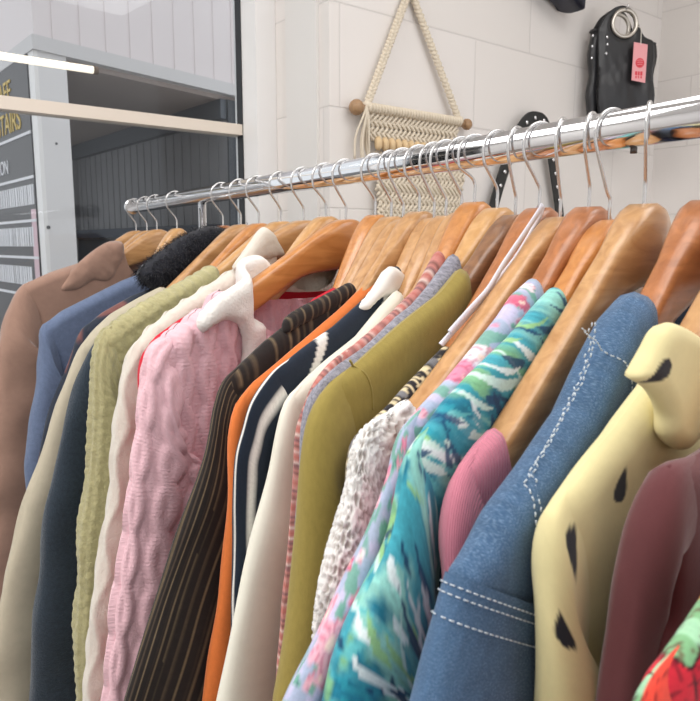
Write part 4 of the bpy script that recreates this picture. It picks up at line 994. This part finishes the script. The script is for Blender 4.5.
# swing tag tied to the ring
tagt = empty('swing_tag', tuple(np.array(BO) + np.array([math.cos(BA) * .038, math.sin(BA) * .038, -.105])), BA); tag(tagt, 'pink paper price tag tied to the ring of the black handbag', 'price tag')
PINK = plain('pink_card', (240, 168, 172), .7); RED = plain('red_print', (222, 70, 82), .7)
tl = lambda x, z: (x - .038, z + .105)
mb = MB(); q = [tl(.018, -.053), tl(.058, -.058), tl(.057, -.157), tl(.017, -.151)]
yt = -.028
v = [(x, yt, z) for x, z in q] + [(x, yt + .0012, z) for x, z in q]
card = mb.add(v, [(0, 1, 2, 3), (7, 6, 5, 4), (0, 4, 5, 1), (1, 5, 6, 2), (2, 6, 7, 3), (3, 7, 4, 0)]).build('card', PINK, tagt)
mb = MB(); c_ = tl(.038, -.106)
mb.tube([(c_[0], yt + .0002, c_[1]), (c_[0], yt - .0006, c_[1])], .0125, 28); mb.build('round_logo', RED, card)
for k in range(3):
    p = [(c_[0] - .008 + .016 * u, yt - .0008, c_[1] + .0055 * (k - 1) + .002 * math.sin(3 * u)) for u in np.linspace(0, 1, 8)]
    MB().tube(p, .0007, 6).build('logo_line', PINK, card, True)
for k, (a, b2) in enumerate(((-.011, -.005), (-.003, .002), (.004, .010))):
    x, z = c_[0] - .001, c_[1] - .026; MB().box((x + a, yt - .0006, z - .006), (x + b2, yt + .0002, z + .004)).box((x + a + .001, yt - .0006, z - .014), (x + b2 - .001, yt + .0002, z - .008)).build('print_mark', RED, card)
x0_, z0_ = tl(.037, -.056); x1_, z1_ = tl(.033, -.006)
MB().tube(catmull([(x1_, -.010, z1_), (x0_ + .003, -.020, z1_ - .010), (x0_ + .001, -.027, z0_ + .012), (x0_, yt - .0006, z0_ - .004)], 16), .0010, 6).build('string', plain('white_string', (232, 226, 216), .9), tagt, True)

# studded belt looped over a hook
belt = wall_thing('studded_belt', .645, 1.838, 'black studded leather belt looped over a hook behind the rail', 'belt')
BL = plain('black_belt_leather', (34, 36, 36), .5)
pth = catmull([(-.155, -.020, -.30), (-.150, -.020, -.236), (-.128, -.022, -.165), (-.100, -.024, -.10), (-.062, -.026, -.03), (-.03, -.028, .004), (.0, -.028, .012), (.035, -.028, .006), (.062, -.026, -.03), (.088, -.024, -.10), (.112, -.022, -.165), (.135, -.020, -.236), (.14, -.02, -.30)], 80)
Tt = np.gradient(pth, axis=0); Tt /= np.linalg.norm(Tt, axis=1)[:, None]; Nn = np.cross(Tt, (0, 1, 0)); Nn /= np.linalg.norm(Nn, axis=1)[:, None]
v = []; f = []; hw = .0165
for p, nn in zip(pth, Nn): v += [p + nn * hw + (0, -.002, 0), p - nn * hw + (0, -.002, 0), p - nn * hw + (0, .002, 0), p + nn * hw + (0, .002, 0)]
for i in range(len(pth) - 1):
    for k in range(4): f.append((4 * i + k, 4 * i + (k + 1) % 4, 4 * i + 4 + (k + 1) % 4, 4 * i + 4 + k))
f += [(3, 2, 1, 0), tuple(4 * (len(pth) - 1) + k for k in range(4))]
strap = link('strap', v, f, BL, belt, False)
for i in range(3, 78, 4): tag(MB().ball(pth[i] + np.array([0, -.004, 0]), (.0055, .0035, .0055), 8, 6).build('stud', CHROME, strap, True), 'round silver stud')
MB().tube([(.0, .0, -.012), (.0, -.036, -.010), (.0, -.044, .004)], .004, 10).build('hook', STEEL, belt, True)

# dark bag at the top edge
hb = wall_thing('hanging_bag', .695, 2.172, 'dark navy leather bag whose base shows at the top edge above the rail', 'bag')
NAVY = plain('navy_leather', (34, 38, 56), .42, bump=(60, .3), var=.2, vscale=12)
def sack():
    v, f = [], []; nu, nz = 28, 16
    for i in range(nz):
        z = -.012 + .36 * i / (nz - 1); q = i / (nz - 1)
        for k in range(nu):
            a = 2 * PI * k / nu; e = .55
            cx_ = math.copysign(abs(math.cos(a)) ** e, math.cos(a)); sy_ = math.copysign(abs(math.sin(a)) ** e, math.sin(a))
            wx = (.092 - .02 * q) * (.92 + .08 * smooth(0, .15, q)); wy = .040 - .02 * q
            zz = z - (.018 * cx_ if i == 0 else .018 * cx_ * (1 - q)) - .012 * (1 - smooth(0, .12, q)) * (cx_ > .5)
            v.append((wx * cx_ - .004 * (1 - q), -.05 + wy * sy_ + .004 * math.sin(9 * q + 3 * cx_), zz))
    for i in range(nz - 1):
        for k in range(nu): f.append((i * nu + k, i * nu + (k + 1) % nu, (i + 1) * nu + (k + 1) % nu, (i + 1) * nu + k))
    f += [tuple(range(nu - 1, -1, -1)), tuple(range((nz - 1) * nu, nz * nu))]; return v, f
v, f = sack(); link('body', v, f, NAVY, hb)
MB().tube(catmull([(-.09, -.06, .34), (-.07, -.05, .44), (0, -.035, .50), (.07, -.05, .44), (.09, -.06, .34)], 30), .007, 10).build('strap', NAVY, hb, True)
MB().tube([(0, 0, .492), (0, -.045, .490), (0, -.052, .502)], .004, 10).build('hook', STEEL, hb, True)

# ---------------------------------------------------------------- outside, across the yard
OC = np.array([0.15713844, 3.21360873]); DR = np.array([0.9393120723, 0.3430638874]); DL = np.array([-0.1143069564, 0.9934454790])
NR = np.array([DR[1], -DR[0]])                                            # towards the shop
def O(a, b, z): p = OC + DR * a + DL * b; return (p[0], p[1], z)
def obox(mb, a0, a1, b0, b1, z0, z1): return mb.box((a0, b0, z0), (a1, b1, z1), lambda a, b, z: O(a, b, z))
S(MB().add([(-6, 1.9, -.12), (8, 1.9, -.12), (8, 12, -.12), (-6, 12, -.12), (-6, 1.9, -.2), (8, 1.9, -.2), (8, 12, -.2), (-6, 12, -.2)], [(0, 1, 2, 3), (7, 6, 5, 4), (0, 4, 5, 1), (1, 5, 6, 2), (2, 6, 7, 3), (3, 7, 4, 0)]).build('ground', plain('yard_asphalt', (120, 118, 116), .9, var=.1, vscale=4)))
BOARD = plain('white_weatherboard', (232, 224, 224), .6)
bld = empty('building', O(.6, 0, -.12)); tag(bld, 'white boarded building with an overhanging upper storey seen through the window', 'building')
bo = np.array(bld.location)
def bpart(name, mb, mat):
    mb.v = [tuple(np.array(p) - bo) for p in mb.v]; return mb.build(name, mat, bld)
mb = MB(); zf = 2.37
obox(mb, 0, 2.4, 0, 2.4, zf, 4.2)
for i in range(1, 20): obox(mb, i * .1275 - .045, i * .1275 - .040, -.004, .0, zf, 4.2)
bpart('fascia_boards', mb, BOARD)
mb = MB(); obox(mb, -.012, 2.4, -.014, .04, 2.312, zf); obox(mb, -.012, .04, .04, 2.4, 2.312, zf); tag(bpart('trim_board', mb, plain('pale_grey_trim', (214, 212, 212), .6)), 'pale grey trim under the boards')
mb = MB(); obox(mb, .012, .140, 0.0, .12, -.12, 2.312); bpart('post', mb, plain('white_post_paint', (226, 224, 224), .6))
mb = MB(); obox(mb, -.006, .012, 0.0, .075, -.12, 2.312); tag(bpart('corner_strip', mb, WHITE2), 'bright white strip at the post corner')
for z in (1.95, 1.60):
    mb = MB(); mb.tube([O(.072 if z > 1.7 else .012, -.004, z), O(.072 if z > 1.7 else .012, .002, z)], .008 if z < 1.7 else .005, 10); bpart('bolt', mb, plain('grey_bolt', (96, 96, 98), .6))
mb = MB(); obox(mb, .04, 2.4, .04, 2.4, 2.29, 2.312); bpart('soffit', mb, plain('brown_grey_soffit', (176, 164, 158), .8))
GREYW = plain('charcoal_boards', (146, 147, 150), .75, var=.06, vscale=5)
mb = MB(); obox(mb, 1.08, 1.16, .02, 2.4, -.12, 2.29)
for i in range(1, 22): obox(mb, 1.074, 1.08, .02 + i * .108, .028 + i * .108, -.12, 2.29)
obox(mb, .1, 2.4, 2.36, 2.44, -.12, 2.29)
bpart('recess_wall', mb, GREYW)
mb = MB(); obox(mb, 1.03, 1.08, .02, 2.36, 2.19, 2.29); tag(bpart('beam', mb, plain('dark_slate', (92, 98, 106), .7)), 'dark slate beam under the soffit')
mb = MB(); obox(mb, .98, 1.08, .1, 2.36, 1.58, 1.64); tag(bpart('ledge', mb, plain('dark_blue_grey', (56, 66, 80), .6)), 'dark blue grey ledge')
mb = MB(); obox(mb, 1.05, 1.08, .1, 2.36, .9, 1.57); bpart('lower_panel', mb, plain('dark_panel', (72, 78, 84), .4))
mb = MB(); obox(mb, 1.072, 2.4, .006, .02, -.12, 2.29); tag(bpart('recess_pier', mb, plain('slate_pier', (66, 70, 76), .7)), 'dark slate pier at the right of the recess')
# sign on the left face
sign = empty('menu_sign', O(0, .6, .9)); tag(sign, 'dark grey sign board with yellow and white lettering on the building outside', 'sign')
so = np.array(sign.location)
def spart(name, mb, mat):
    mb.v = [tuple(np.array(p) - so) for p in mb.v]; return mb.build(name, mat, sign)
mb = MB(); obox(mb, -.010, .0, .085, 1.3, .9, 2.325); spart('board', mb, plain('charcoal_sign', (92, 92, 94), .55))
SW = plain('sign_white', (232, 232, 236), .5); SY = plain('sign_yellow', (216, 186, 96), .5)
mb = MB()
for z in (1.999, 1.815, 1.632, 1.471, 1.30): obox(mb, -.014, -.010, .085, 1.3, z - .006, z + .006)
tag(spart('divider_lines', mb, SW), 'white divider lines')
def letters(txt, b_right, z, size, mat, name):
    cu = bpy.data.curves.new(name, 'FONT'); cu.body = txt; cu.size = size; cu.extrude = .002; cu.align_x = 'RIGHT'; cu.materials.append(mat)
    o = bpy.data.objects.new(name, cu); C.objects.link(o)
    me = bpy.data.meshes.new_from_object(o.evaluated_get(bpy.context.evaluated_depsgraph_get())); bpy.data.objects.remove(o); bpy.data.curves.remove(cu)
    # text x runs from far (b large) towards the corner (b small)
    for vx in me.vertices:
        x, y, zz = vx.co; vx.co = tuple(np.array(O(-.0125 - zz, b_right - x, z + y)) - so)
    me.materials.append(mat); q = bpy.data.objects.new(name, me); C.objects.link(q); q.parent = sign; return q
letters('CAFE', .335, 2.165, .13, SY, 'lettering'); letters('UPSTAIRS', .215, 2.03, .13, SY, 'lettering'); letters('STATION', .46, 1.855, .09, SW, 'lettering')
mb = MB(); rg = np.random.default_rng(2)
for z, b0 in ((1.70, .10), (1.52, .14), (1.345, .2)):                      # rows too small to read in the photograph
    b = b0
    while b < 1.2:
        w = rg.uniform(.012, .03); obox(mb, -.013, -.010, b, b + w, z, z + .085); b += w + rg.uniform(.008, .016)
spart('small_print', mb, SW)
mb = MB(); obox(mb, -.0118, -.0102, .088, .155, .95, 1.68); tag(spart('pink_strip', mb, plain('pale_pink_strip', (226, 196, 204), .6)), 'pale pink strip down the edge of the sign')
# added outside tube standing in for an indoor lamp's reflection in the glass
tube = empty('tube_reflection', (0.0, 2.77, 2.15)); tag(tube, 'lit fluorescent tube standing in for an indoor lamp reflected in the upper window pane', 'lamp')
E1 = np.array([0.2512, 2.6737, 2.1391]); E0 = E1 - np.array([WD[0], WD[1], 0]) * 1.25; to = np.array(tube.location)
def emis(name, rgb, st):
    m, nt, b = new_mat(name); b.inputs['Base Color'].default_value = (*lin(rgb), 1); b.inputs['Emission Color'].default_value = (*lin(rgb), 1); b.inputs['Emission Strength'].default_value = st; return m
MB().tube([E0 - to, E1 - to], .0125, 20).build('tube', emis('reflected_tube_glow', (255, 240, 218), 1.15), tube, True)
MB().tube([E1 - to, E1 + np.array([WD[0], WD[1], 0]) * .016 - to], .0140, 20).build('end_cap', plain('lamp_cap', (120, 100, 84), .5), tube, True)
mb = MB(); mb.tube([E0 - to + (.2, 0, .0), np.array(O(-.05 - .5, -.005, 2.33)) - to], .006, 8); mb.build('bracket', plain('lamp_bracket', (180, 178, 174), .5), tube)  # made-up support for the stand-in tube

# ---------------------------------------------------------------- light and camera
w = bpy.data.worlds.new('overcast'); bpy.context.scene.world = w; w.use_nodes = True
w.node_tree.nodes['Background'].inputs['Color'].default_value = (0.98, 0.98, 1.0, 1); w.node_tree.nodes['Background'].inputs['Strength'].default_value = WORLD
def area(name, loc, rot, sx, sy, power, colr):
    l = bpy.data.lights.new(name, 'AREA'); l.shape = 'RECTANGLE'; l.size = sx; l.size_y = sy; l.energy = power; l.color = colr
    o = bpy.data.objects.new(name, l); C.objects.link(o); o.location = loc; o.rotation_euler = rot; return o
area('ceiling_panel', (-1.3, .7, CEIL - .03), (0, 0, 0), 1.4, 1.4, AREA1, (1, .985, .97))
area('ceiling_panel', (.55, -.1, CEIL - .03), (0, 0, 0), 1.2, 1.2, AREA2, (1, .985, .97))
cam = bpy.data.cameras.new('camera'); co = bpy.data.objects.new('camera', cam); C.objects.link(co)
cam.sensor_fit = 'HORIZONTAL'; cam.sensor_width = 36.0; cam.lens = 36.0; cam.clip_start = 0.01
co.location = (-0.41225979595, 0, RZ - .0758)
co.rotation_euler = (PI / 2 - math.atan(105 / 700), 0, -math.radians(33.23634701700775))
cam.dof.use_dof = True; cam.dof.focus_distance = 0.62; cam.dof.aperture_fstop = 26
sc = bpy.context.scene; sc.camera = co
sc.view_settings.view_transform = 'Standard'; sc.view_settings.look = 'None'; sc.view_settings.gamma = 1; sc.view_settings.use_curve_mapping = False
sc.view_settings.exposure = EXPO
